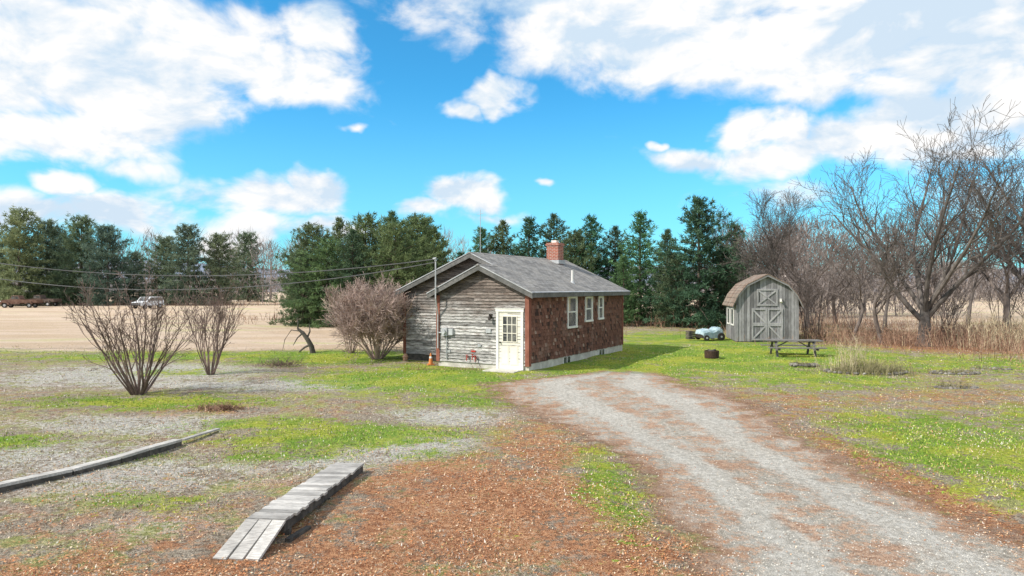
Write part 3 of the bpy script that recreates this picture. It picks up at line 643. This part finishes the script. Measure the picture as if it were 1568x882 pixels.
mb.obj('tarp_covered_mower', [mat_vary('blue_grey_tarp', (.28, .40, .46), (.50, .60, .64), 5, rough=.7, bump=.5, bdist=.05), m_grey, m_dark], smooth=False, loc=(11.4, 39.4, 0), rot=.2)
# dark wooden crate standing beside it
mb = MB(); 
for q in range(4): mb.box(-.2, .2, -.2, -.17, .03 + q * .12, .12 + q * .12, 0, rd.random()); mb.box(-.2, .2, .17, .2, .03 + q * .12, .12 + q * .12, 0, rd.random()); mb.box(-.2, -.17, -.168, .168, .03 + q * .12, .12 + q * .12, 0, rd.random()); mb.box(.17, .2, -.168, .168, .03 + q * .12, .12 + q * .12, 0, rd.random())
mb.obj('wooden_crate', [m_ddark], loc=(10.4, 39.8, 0), rot=.3)

# ---------------------------------------------------------------- plank ramp and timber edging
mb = MB()
A0 = Vector((-2.93, 8.12, .24)); A1 = Vector((-2.66, 11.15, .13)); d_ = (A1 - A0); L_ = d_.length; d_.normalize(); sd = Vector((d_.y, -d_.x, 0)).normalized()
nn = 23
for i in range(nn):
    c0 = A0 + d_ * (L_ * i / nn); c1 = A0 + d_ * (L_ * (i + 1) / nn - .012); cc_ = (c0 + c1) / 2; o1 = rd.uniform(-.02, .02)
    mb.beam(cc_ - sd * (.24 + o1), cc_ + sd * (.26 + rd.uniform(-.02, .02)) + Vector((0, 0, rd.uniform(-.008, .008))), L_ / nn - .018, .032, 0, rd.random())
for sg in (-.2, .21): mb.beam(A0 + sd * sg - Vector((0, 0, .075)), A1 + sd * sg - Vector((0, 0, .075)), .045, .115, 1, .4)
B0 = Vector((-3.03, 7.45, .03))
for i in range(3):
    o_ = (i - 1) * .165 + .01; mb.beam(A0 + sd * o_ + d_ * (-.02) + Vector((0, 0, .0)), B0 + sd * (o_ * 1.1) + d_ * rd.uniform(-.05, .05), .155, .032, 0, rd.random())
mb.beam(A0 + sd * .3 + Vector((0, -.1, -.2)), A0 + sd * .42 + Vector((0, .35, -.2)), .07, .05, 1)
for t_ in (.05, .5, .95):
    q = A0 + d_ * L_ * t_; mb.beam(q - sd * .19 + Vector((0, 0, -.13)), q - sd * .19 + Vector((0, 0, -.30)), .08, .08, 1); mb.beam(q + sd * .2 + Vector((0, 0, -.13)), q + sd * .2 + Vector((0, 0, -.30)), .08, .08, 1)
mb.obj('wooden_ramp', [m_deck, m_ddark])
mb = MB(); pts = [(-8.6, 9.0), (-7.65, 9.9), (-7.05, 10.9), (-6.75, 11.7), (-6.6, 12.3), (-6.45, 13.2)]
for i in range(len(pts) - 1):
    a_ = Vector((*pts[i], .10)); b2 = Vector((*pts[i + 1], .10 if i < 4 else .06)); b2 = b2 - (b2 - a_).normalized() * .012
    mb.beam(a_, b2, .17, .045, 0, rd.uniform(.4, .9)); dn = (b2 - a_).normalized(); s2 = Vector((dn.y, -dn.x, 0)); mb.beam(a_ + s2 * .06 - Vector((0, 0, .075)), b2 + s2 * .06 - Vector((0, 0, .075)), .04, .10, 1)
mb.obj('timber_edging', [m_deck, m_ddark])
mb = MB(); mb.beam((-6.42, 13.3, .045), (-6.2, 14.4, .03), .1, .03); mb.obj('loose_board', [m_deck])

# ---------------------------------------------------------------- trees
m_bark = mat_vary('grey_bark', (.085, .072, .065), (.19, .165, .15), 5, (1, 1, .4), var=.3)
m_barkl = mat_vary('light_bark', (.12, .095, .085), (.24, .20, .18), 5, (1, 1, .4), var=.3)
m_bushb = mat_vary('shrub_bark', (.13, .09, .075), (.28, .20, .17), 5, var=.35)
m_tanb = mat_vary('tan_twig', (.36, .26, .22), (.60, .46, .40), 5, var=.35)
m_pbark = mat_vary('pine_bark', (.10, .075, .06), (.18, .14, .11), 5, var=.3)
UP = Vector((0, 0, 1))
def grow(mb, rg, p, d, L, r, lv, P):
    nseg = P['seg'][lv]; pts = [p.copy()]; dirs = [d.copy()]; wobl = P['wob'][lv]; tr = P['trop'][lv]
    for i in range(nseg):
        d = (d + Vector((rg.gauss(0, 1), rg.gauss(0, 1), rg.gauss(0, 1))) * wobl + UP * tr).normalized(); p = p + d * (L / nseg); pts.append(p.copy()); dirs.append(d.copy())
    rend = max(r * P['taper'][lv], P['rmin']); rads = [r + (rend - r) * i / nseg for i in range(nseg + 1)]
    if lv == 0 and P.get('flare'): rads[0] *= 1.35
    mb.tube(pts, rads, 8 if r > .1 else 5 if r > .035 else 3, 0, rg.random(), cap=False)
    if lv >= P['max']: return
    nch = P['n'][lv]; t0 = P['t0'][lv]; ph = rg.uniform(0, 6.28)
    for k in range(nch):
        t = t0 + (1 - t0) * (k + rg.random() * .9) / nch; t = min(t, .999); f = t * nseg; i = int(f); q = pts[i].lerp(pts[i + 1], f - i); dd = dirs[i + 1]
        rr = rads[i] + (rads[i + 1] - rads[i]) * (f - i)
        if lv == 0 and P.get('fan'):
            an_ = ph + 2.4 * k + rg.uniform(-.3, .3); a = Vector((math.cos(an_), math.sin(an_), 0)); a = (a - dd * a.dot(dd)).normalized()
        else: a = dd.cross(Vector((rg.gauss(0, 1), rg.gauss(0, 1), rg.gauss(0, 1)))).normalized()
        an = rg.uniform(*P['ang'][lv]); nd_ = (dd * math.cos(an) + a * math.sin(an)).normalized()
        grow(mb, rg, q, nd_, P['len'][lv] * rg.uniform(.6, 1.2) * (1 - .35 * (t - t0)), max(rr * P['rr'][lv], P['rmin']), lv + 1, P)
def bare(name, seed, trunkL=2.3, r=.30, mat=m_bark, **kw):
    P = dict(seg=[4, 8, 6, 4, 3, 2], wob=[.06, .12, .16, .18, .22, .2], trop=[.02, .07, .08, .07, .05, .03], taper=[.75, .25, .3, .4, .5, .5], rmin=.009, max=4, n=[7, 10, 7, 6, 0], t0=[.6, .22, .2, .15, .1],
             ang=[(.25, .62), (.35, .8), (.4, .9), (.4, .9), (.4, .9)], len=[8.2, 3.4, 1.7, .85, .5], rr=[.52, .5, .55, .6, .6], flare=True)
    P.update(kw); mb = MB(); rg = random.Random(seed); grow(mb, rg, Vector((0, 0, -.1)), Vector((rg.gauss(0, .03), rg.gauss(0, .03), 1)).normalized(), trunkL, r, 0, P); return mb.mesh(name, [mat])
big = bare('bare_tree_big', 61, 2.0, .32, n=[8, 10, 6, 5, 0], len=[9.3, 3.6, 1.8, .9, .5], ang=[(.34, .62), (.35, .75), (.4, .9), (.4, .9), (.4, .9)], trop=[.02, .06, .09, .07, .05, .03], wob=[.03, .085, .15, .18, .22, .2], fan=True)
treeB = bare('bare_tree_b', 23, 3.0, .2, n=[5, 7, 6, 5, 0], len=[6.8, 2.8, 1.5, .8, .4], mat=m_barkl, ang=[(.3, .7), (.35, .8), (.4, .9), (.4, .9), (.4, .9)], fan=True)
treeC = bare('bare_tree_c', 37, 7.0, .13, n=[11, 6, 5, 4, 0], t0=[.3, .2, .2, .15, .1], len=[3.4, 1.9, 1.1, .6, .4], taper=[.3, .25, .3, .4, .5, .5], ang=[(.4, .8), (.35, .7), (.4, .8), (.4, .9), (.4, .9)], mat=m_bark)
treeD = bare('bare_tree_d', 53, 3.2, .14, n=[5, 6, 6, 5, 0], len=[5.4, 2.2, 1.3, .7, .4], mat=m_barkl, wob=[.16, .16, .18, .18, .2, .2])
place('bare_tree', big, (21.6, 35.8, 0), 1.0, 1.02)
place('bare_tree', big, (30.2, 38.5, 0), 3.3, (1.0, 1.0, 1.05))
for (me_, x, y, r_, s_) in [(treeD, 19.9, 36.8, .5, .85), (treeD, 19.2, 38.5, 3.1, .8), (treeB, 26.6, 36.5, 4.0, .95), (treeC, 18.2, 46, 0, .95), (treeD, 17.6, 49, 3, .95),
                            (treeB, 22.0, 51, 5.1, 1.0), (treeC, 20.8, 56, 1.2, 1.05), (treeC, 36, 54, 2.0, 1.1), (treeC, 24.5, 45, 2.6, .9), (treeD, 27, 57, .9, 1.15), (treeC, 19.5, 60, 4.4, 1.05)]:
    place('bare_tree', me_, (x, y, 0), r_, s_)

def shrub(name, seed, stems, Ls, r, mat, spread, **kw):
    P = dict(seg=[6, 4, 3, 2], wob=[.10, .14, .16, .2], trop=[.12, .12, .09, .04], taper=[.3, .4, .5, .5], rmin=.005, max=3, n=[6, 4, 3, 0], t0=[.3, .2, .2], ang=[(.25, .6), (.3, .7), (.3, .7)], len=[Ls * .42, Ls * .2, .22, .1], rr=[.55, .6, .6])
    P.update(kw); mb = MB(); rg = random.Random(seed)
    for i in range(stems):
        a = 2 * math.pi * i / stems + rg.uniform(-.3, .3); s_ = spread * math.sqrt(rg.uniform(.03, 1)); d = Vector((math.cos(a) * s_, math.sin(a) * s_, 1)).normalized()
        grow(mb, rg, Vector((math.cos(a) * .2 * s_, math.sin(a) * .2 * s_, -.03)), d, Ls * rg.uniform(.7, 1.1), r * rg.uniform(.6, 1.2), 0, P)
    return mb.obj(name, [mat])
o = shrub('bare_shrub', 4, 22, 2.75, .034, m_bushb, .85, n=[5, 3, 3, 0]); o.location = (-10.5, 19.2, 0)
o = shrub('bare_shrub', 9, 18, 2.8, .03, m_bushb, .55, n=[5, 3, 3, 0]); o.location = (-10.5, 23.8, 0)
o = shrub('tan_shrub', 15, 34, 2.35, .035, m_tanb, .95, max=3, n=[9, 8, 5, 0], len=[1.25, .7, .35, .2], ang=[(.35, .9), (.35, .9), (.4, .9), (.3, .6)], rmin=.007); o.location = (-5.7, 28.8, 0)
o = shrub('tan_shrub', 16, 14, 2.4, .03, m_tanb, .6, max=3, n=[6, 6, 4, 0], len=[1.1, .6, .35, .2], rmin=.007); o.location = (-7.4, 31.4, 0)
mb = MB(); mb.tube([Vector((.3, 0, -.1)), Vector((.22, 0, .3)), Vector((.05, 0, .6)), Vector((-.18, 0, .92)), Vector((-.42, 0, 1.12))], [.14, .12, .11, .09, .05], 8)
mb.tube([Vector((.0, 0, .65)), Vector((.12, .1, 1.0)), Vector((.05, .2, 1.35))], [.05, .035, .015], 6); mb.tube([Vector((-.18, 0, .92)), Vector((-.4, -.1, .7)), Vector((-.6, -.1, .35))], [.05, .03, .015], 6)
mb.tube([Vector((-.42, 0, 1.12)), Vector((-.4, 0, 1.4)), Vector((-.5, .1, 1.6))], [.04, .025, .01], 6); mb.tube([Vector((.2, 0, .4)), Vector((-.1, 0, .25)), Vector((-.35, 0, .05))], [.06, .05, .04], 6)
mb.tube([Vector((-.3, 0, 1.0)), Vector((-.75, .1, 1.05)), Vector((-1.05, .1, .6)), Vector((-1.15, .1, .1))], [.03, .022, .016, .01], 5)
mb.obj('dead_tree', [m_ddark], loc=(-9.5, 31.6, 0))

# pines
m_pine = mat_foliage('pine_needles', (.045, .082, .036), (.21, .29, .14), .3)
m_pineb = mat_foliage('blue_green_needles', (.035, .085, .042), (.14, .27, .13), .3)
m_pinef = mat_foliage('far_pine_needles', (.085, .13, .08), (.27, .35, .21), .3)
def pine(name, Hh, Rr, seed, prof, mat, cards=15, zb=.06, size=1.0, step=.036):
    rg = np.random.default_rng(seed); mb = MB(); mb.tube([Vector((0, 0, -.1)), Vector((0, 0, Hh * .5)), Vector((0, 0, Hh * .98))], [.018 * Hh, .012 * Hh, .02], 7, 1)
    C = []; O_ = []; z = Hh * zb; lob = rg.random(8) * .5 + .7
    while z < Hh * .985:
        t = z / Hh; r0 = Rr * prof(t); nb = int(rg.integers(5, 8)); ph = rg.random() * 6.28
        for b_ in range(nb):
            a = ph + 6.283 * b_ / nb + rg.normal(0, .25); L = r0 * rg.uniform(.5, 1.2) * lob[int((a % 6.283) / 6.2832 * 8) % 8]; sl = -.10 + .6 * t + rg.normal(0, .08); nc = max(2, int(L / .30))
            base = np.array([0, 0, z]); dr = np.array([math.cos(a), math.sin(a), 0])
            if L > .8: mb.tube([Vector(base), Vector(base + dr * L * .5 + np.array([0, 0, L * .5 * sl])), Vector(base + dr * L + np.array([0, 0, L * sl * 1.25]))], [.035, .02, .008], 3, 1, cap=False)
            for k in range(nc):
                tt_ = .22 + .8 * (k + rg.random()) / nc; side = np.array([-dr[1], dr[0], 0]) * rg.normal(0, .16 * L * (1.1 - abs(tt_ - .6)))
                C.append(base + dr * L * tt_ + side + np.array([0, 0, max(-z + .1, L * tt_ * sl * (1 + .25 * tt_) + rg.normal(0, .06))])); O_.append(dr)
        z += Hh * step * rg.uniform(.7, 1.3)
    C = np.array(C); O_ = np.array(O_); nC = len(C); cv = rg.random(nC); C = np.repeat(C, cards, 0); O_ = np.repeat(O_, cards, 0); n_ = len(C)
    D_ = rg.normal(size=(n_, 3)) + O_ * .9 + np.array([0, 0, .55]); D_ /= np.linalg.norm(D_, axis=1)[:, None]
    C = C + rg.normal(0, .09 * size, (n_, 3)); V = sliver(rg, C, D_, rg.uniform(.16, .42, n_) * size, rg.uniform(.05, .11, n_) * size)
    mb.tris(V, 0, np.clip(np.repeat(cv, cards) * .65 + rg.random(n_) * .35, 0, 1)); return mb.mesh(name, [mat, m_pbark])
cone = lambda t: (1 - t) ** .7 * (1 if t > .12 else .8)
oval = lambda t: max(.08, (1 - abs(t - .35) ** 1.6 * 2.0 if t > .35 else .92)) * (1 if t < .9 else .7)
broad = lambda t: max(.1, math.sin(math.pi * min(1, (t * .72 + .28))) ** .6)
pA = pine('pine_a', 9.6, 3.2, 1, cone, m_pineb); pB = pine('pine_b', 9.6, 3.6, 2, broad, m_pine, zb=.03, cards=16)
pC = pine('pine_c', 10, 3.1, 3, oval, m_pine, zb=.05); pD = pine('pine_d', 9.7, 4.1, 4, lambda t: max(.1, (1 - t) ** .6) * (1 if t > .15 else .85), m_pineb, cards=20)
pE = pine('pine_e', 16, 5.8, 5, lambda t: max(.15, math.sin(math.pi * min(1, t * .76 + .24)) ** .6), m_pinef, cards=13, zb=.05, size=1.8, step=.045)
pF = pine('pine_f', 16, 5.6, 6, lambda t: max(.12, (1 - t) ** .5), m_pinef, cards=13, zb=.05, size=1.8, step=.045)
def gx(u, Y_): return (u - 784) * Y_ / 1045
def ps(v, Y_, Hh): return ((441 - v) * Y_ / 1045 + 3) / Hh
for (u, v, Yd, me_, Hh) in [(478, 345, 57, pB, 9.6), (520, 332, 62, pC, 10), (560, 330, 56, pB, 9.6), (600, 322, 60, pC, 10), (640, 332, 57, pB, 9.6), (665, 348, 60, pC, 10), (465, 385, 54, pB, 9.6), (540, 350, 52, pC, 10), (605, 342, 52, pB, 9.6), (500, 365, 53, pB, 9.6), (650, 335, 66, pB, 9.6),
   (738, 348, 62, pA, 9.6), (770, 336, 63, pC, 10), (810, 332, 62, pA, 9.6), (848, 326, 62, pC, 10), (880, 355, 58, pB, 9.6), (905, 330, 58, pA, 9.6), (942, 345, 60, pC, 10), (980, 324, 56, pA, 9.6), (1022, 350, 62, pC, 10),
   (1070, 308, 51, pD, 9.7), (1125, 342, 60, pA, 9.6), (1105, 375, 51, pC, 10), (1035, 390, 52, pB, 9.6), (955, 390, 54, pA, 9.6), (705, 385, 60, pA, 9.6)]:
    place('pine_tree', me_, (gx(u, Yd), Yd, 0), rd.uniform(0, 6.28), ps(v, Yd, Hh))
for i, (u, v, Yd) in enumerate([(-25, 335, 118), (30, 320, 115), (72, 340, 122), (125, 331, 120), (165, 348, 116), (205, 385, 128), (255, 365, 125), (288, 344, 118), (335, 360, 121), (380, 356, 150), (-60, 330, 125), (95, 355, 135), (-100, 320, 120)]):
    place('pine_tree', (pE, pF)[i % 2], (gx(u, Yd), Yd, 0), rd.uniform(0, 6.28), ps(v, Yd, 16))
def woods(name, pts, mat, size, n_per, seed, zlo=.22):
    rg = np.random.default_rng(seed); mb = MB()
    for (x, y, h, wd) in pts:
        mb.tube([Vector((x, y, 0)), Vector((x + rg.normal(0, .4), y, h * .6)), Vector((x + rg.normal(0, .6), y, h * .92))], [.010 * h, .007 * h, .02], 4, 0, .5)
        n_ = n_per; u_ = rg.random(n_); C = np.stack([x + rg.normal(0, wd * .4, n_) * np.sin(np.pi * np.clip(u_ * .7 + .25, 0, 1)), y + rg.normal(0, wd * .4, n_), h * (zlo + (.96 - zlo) * u_)], -1)
        D_ = rg.normal(0, .5, (n_, 3)); D_[:, 0] += (C[:, 0] - x) * .25; D_[:, 2] = 1; D_ /= np.linalg.norm(D_, axis=1)[:, None]
        mb.tris(sliver(rg, C, D_, rg.uniform(.8, 2.2, n_) * size, rg.uniform(.05, .13, n_) * size), 0, rg.random(n_))
    return mb.obj(name, [mat])
m_woods = mat_vary('distant_twigs', (.22, .185, .17), (.38, .325, .30), 1, bump=0, var=.35)
pts = [(gx(u, 160) + rd.uniform(-3, 3), rd.uniform(135, 190), rd.uniform(11, 16), 6) for u in range(-200, 760, 14)]
woods('distant_woods', pts, m_woods, 1.3, 280, 1, .04)
pts = [(rd.uniform(24, 46), rd.uniform(66, 90), rd.uniform(8, 11), 4.5) for _ in range(28)]
woods('distant_woods', pts, m_woods, .9, 420, 2, .02)
pts = [(rd.uniform(50, 200), rd.uniform(150, 190), rd.uniform(7, 11), 9) for _ in range(70)]
woods('distant_woods', pts, m_woods, 1.3, 380, 3, .0)
m_brush = mat_vary('dry_brush_mat', (.23, .13, .09), (.46, .30, .21), 2, bump=0, var=.45)
m_straw = mat_vary('straw_mat', (.50, .41, .26), (.68, .58, .40), 2, bump=0, var=.35)
def brush(name, regs, mat, L0, L1, W0, seed, lean=.35):
    rg = np.random.default_rng(seed); mb = MB()
    for (cx, cy_, rx, ry, n_) in regs:
        a = rg.normal(size=(n_, 2)) * .5; C = np.stack([cx + a[:, 0] * rx, cy_ + a[:, 1] * ry, np.zeros(n_)], -1); cl_ = clumpn(C[:, 0], C[:, 1], .5)
        D_ = rg.normal(0, lean, (n_, 3)); D_[:, 2] = 1; D_ /= np.linalg.norm(D_, axis=1)[:, None]; Ls = rg.uniform(L0, L1, n_) * (.3 + 1.2 * cl_)
        mb.tris(sliver(rg, C, D_, Ls, np.full(n_, W0)), 0, rg.random(n_))
        k = rg.integers(0, n_, n_ * 2); tt_ = rg.uniform(.3, .9, n_ * 2)[:, None]; C2 = C[k] + D_[k] * Ls[k][:, None] * tt_; D2 = D_[k] + rg.normal(0, .6, (n_ * 2, 3)); D2 /= np.linalg.norm(D2, axis=1)[:, None]
        mb.tris(sliver(rg, C2, D2, Ls[k] * .35, np.full(n_ * 2, W0 * .7)), 0, rg.random(n_ * 2))
    return mb.obj(name, [mat])
brush('dry_brush', [(21, 37, 6, 3, 1700), (27, 33, 7, 4, 2000), (24, 41, 10, 4, 2200), (17, 42, 3, 3, 500), (32, 38, 8, 5, 1800), (22, 55, 14, 5, 2500), (24, 27.5, 4, 2, 500)], m_brush, .35, 1.15, .024, 1)
brush('dry_brush', [(0, 64, 24, 2, 3500), (-9, 57, 9, 2.5, 1200), (14, 56, 5, 3, 900), (-70, 118, 50, 4, 2500)], m_brush, .4, 1.2, .05, 7)
brush('dry_reeds', [(29, 36, 6, 3, 900), (34, 44, 10, 3, 1000), (25, 33.5, 3, 1.5, 300)], m_straw, .6, 1.4, .025, 3, .15)
for k_, (x, y, h_) in enumerate([(17.5, 40.5, 3.2), (18.6, 41.5, 3.8), (23.8, 37.5, 3.2), (25.0, 40, 4.0), (28.3, 36.5, 3.6), (20.6, 41, 3.6), (30, 42, 4.2)]):
    o = shrub('hedgerow_shrub', 30 + k_, 7, h_, .03, m_barkl, .45, rmin=.007); o.location = (x, y, 0)
for (x, y, rx, ry, k) in [(12.6, 24.3, 1.45, .8, 900), (15.5, 23.9, .8, .4, 260), (11.3, 26.4, .5, .3, 160), (17.4, 24.8, .7, .35, 200), (13.2, 20.3, .6, .25, 120)]:
    o = brush('garden_bed', [(x, y, rx, ry, k)], mat_vary('bed_plants', (.18, .17, .08), (.36, .31, .18), 4, bump=0, var=.4), .12, .45, .018, int(x * 10), .3)
    mb = MB(); N_ = 30
    for i in range(N_):
        a = 2 * math.pi * i / N_; px, py = x + math.cos(a) * rx * .95, y + math.sin(a) * ry * .95; s_ = rd.uniform(.04, .10)
        mb.tube([Vector((px - s_, py, .03)), Vector((px, py + rd.uniform(-.03, .03), .04)), Vector((px + s_, py, .03))], [s_ * .5, s_ * .8, s_ * .45], 6, 0, rd.random())
    mb.obj('stone_border', [mat_vary('bed_stone', (.16, .14, .12), (.3, .28, .25), 6)], o)
brush('tall_dead_plants', [(12.2, 24.6, .9, .5, 150)], m_straw, .5, 1.2, .015, 77, .15)
brush('dry_plants', [(-2.6, 24.9, 1.2, .25, 500)], m_brush, .08, .3, .012, 78, .4)
brush('brush_pile', [(-7.2, 16.9, .6, .35, 350)], m_brush, .05, .22, .02, 79, 1.2)
brush('brush_pile', [(-9, 26.4, .9, .5, 300)], m_bushb, .1, .4, .015, 80, 1.2)

# ---------------------------------------------------------------- hills
def hill(name, y, h, seed, col, x0=-1500, x1=1500):
    xs_ = np.linspace(x0, x1, 260); mb = MB(); rows = [(0, 0), (40, .45), (100, .85), (180, 1.0), (400, .3)]
    for (dy, k) in rows:
        for q in xs_:
            hh = h * (.55 + .45 * mnoise.noise(Vector((q * .0025, seed, 0)))) * k; hh += (mnoise.noise(Vector((q * .08, seed + 5, dy))) + .3) * 1.6 * (k > 0); mb.v.append((q, y + dy, max(hh, -1) if k > 0 else -1))
    m_ = len(xs_)
    for j in range(len(rows) - 1):
        for i in range(m_ - 1): mb.f.append([j * m_ + i, j * m_ + i + 1, (j + 1) * m_ + i + 1, (j + 1) * m_ + i]); mb.mi.append(0); mb.a.append(.5)
    return mb.obj(name, [mat_vary(name + '_mat', col, tuple(min(1, c * 1.5) for c in col), .05, bump=0, var=.1)])
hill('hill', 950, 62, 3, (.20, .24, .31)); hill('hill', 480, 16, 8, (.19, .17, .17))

# ---------------------------------------------------------------- vehicles
def wheel(mb, x, y, r, wd, mt, mh):
    mb.tube([Vector((x, y - wd / 2, r)), Vector((x, y + wd / 2, r))], [r, r], 18, mt); mb.tube([Vector((x, y - wd / 2 - .02, r)), Vector((x, y + wd / 2 + .02, r))], [r * .5, r * .5], 12, mh)
m_rust = mat_vary('rusty_paint', (.16, .08, .055), (.26, .16, .12), 3, rough=.6, var=.2); m_vwhite = mat_vary('white_car_paint', (.75, .76, .78), (.82, .83, .84), 3, rough=.3, bump=0, var=.02, dark=(.7, .7, .7))
def old_truck(name, mat, loc, rot):
    mb = MB()
    mb.prism([(-2.6, .55), (-2.6, .95), (-2.45, 1.18), (-1.3, 1.30), (-1.05, 1.85), (-.1, 1.88), (.1, 1.3), (.1, .55)], 'y', -.62, .62, 0)
    mb.prism([(-1.15, 1.33), (-.98, 1.75), (-.62, 1.75), (-.62, 1.33)], 'y', -.64, .64, 1); mb.prism([(-.54, 1.33), (-.54, 1.75), (-.14, 1.75), (-.0, 1.33)], 'y', -.64, .64, 1)
    mb.box(.2, 2.6, -.85, .85, .72, .80, 0); mb.box(.2, 2.6, -.88, -.82, .80, 1.25, 0); mb.box(.2, 2.6, .82, .88, .80, 1.25, 0); mb.box(.18, .24, -.88, .88, .8, 1.35, 0); mb.box(2.56, 2.62, -.88, .88, .8, 1.25, 0)
    for s_ in (-1, 1):
        mb.prism([(-2.55, .5), (-2.5, .85), (-2.25, 1.05), (-1.7, 1.05), (-1.4, .8), (-1.2, .5), (-1.45, .5), (-1.6, .75), (-2.2, .8), (-2.4, .5)], 'y', s_ * .62, s_ * .92, 0)
        mb.prism([(1.0, .6), (1.15, .98), (1.9, .98), (2.05, .6), (1.85, .6), (1.7, .82), (1.3, .82), (1.2, .6)], 'y', s_ * .88, s_ * 1.02, 0)
        mb.box(-1.25, .9, s_ * .75 - .12, s_ * .75 + .12, .42, .48, 2); mb.tube([Vector((-2.62, s_ * .6, .92)), Vector((-2.5, s_ * .6, .92))], [.11, .13], 12, 3)
        wheel(mb, -1.9, s_ * .78, .38, .2, 2, 3); wheel(mb, 1.55, s_ * .80, .38, .2, 2, 3)
    mb.box(-2.75, -2.66, -.85, .85, .45, .6, 3); mb.box(-2.63, -2.6, -.4, .4, .6, 1.1, 3)
    return mb.obj(name, [mat, m_glass, m_dark, m_grey], loc=loc, rot=rot)
old_truck('pickup_truck', m_rust, (gx(33, 104), 104, 0), .12)
mb = MB()
mb.prism([(-2.3, .45), (-2.35, .9), (-1.1, 1.08), (-.45, 1.68), (1.9, 1.72), (2.3, 1.1), (2.35, .45)], 'y', -.88, .88, 0); mb.prism([(-.9, 1.12), (-.38, 1.6), (.4, 1.62), (.4, 1.12)], 'y', -.9, .9, 1); mb.prism([(.5, 1.12), (.5, 1.62), (1.75, 1.62), (2.05, 1.12)], 'y', -.9, .9, 1)
mb.add([(-1.07, -.75, 1.13), (-1.07, .75, 1.13), (-.5, .7, 1.67), (-.5, -.7, 1.67)], [(0, 1, 2, 3)], 1); mb.box(-2.42, -2.34, -.8, .8, .45, .62, 2); mb.box(-2.38, -2.34, -.5, .5, .68, .85, 2)
for s_ in (-1, 1):
    wheel(mb, -1.45, s_ * .8, .36, .22, 2, 3); wheel(mb, 1.45, s_ * .8, .36, .22, 2, 3); mb.box(-2.38, -2.32, s_ * .65 - .13, s_ * .65 + .13, .7, .85, 3)
mb.obj('parked_suv', [m_vwhite, m_glass, m_dark, m_grey], loc=(gx(226, 100), 100, 0), rot=1.35)
old_truck('flatbed_truck', mat_vary('dark_paint', (.1, .07, .06), (.2, .15, .12), 3), (gx(66, 112), 112, 0), -.1)
print('faces', sum(len(o.data.polygons) for o in bpy.data.objects if o.type == 'MESH'))
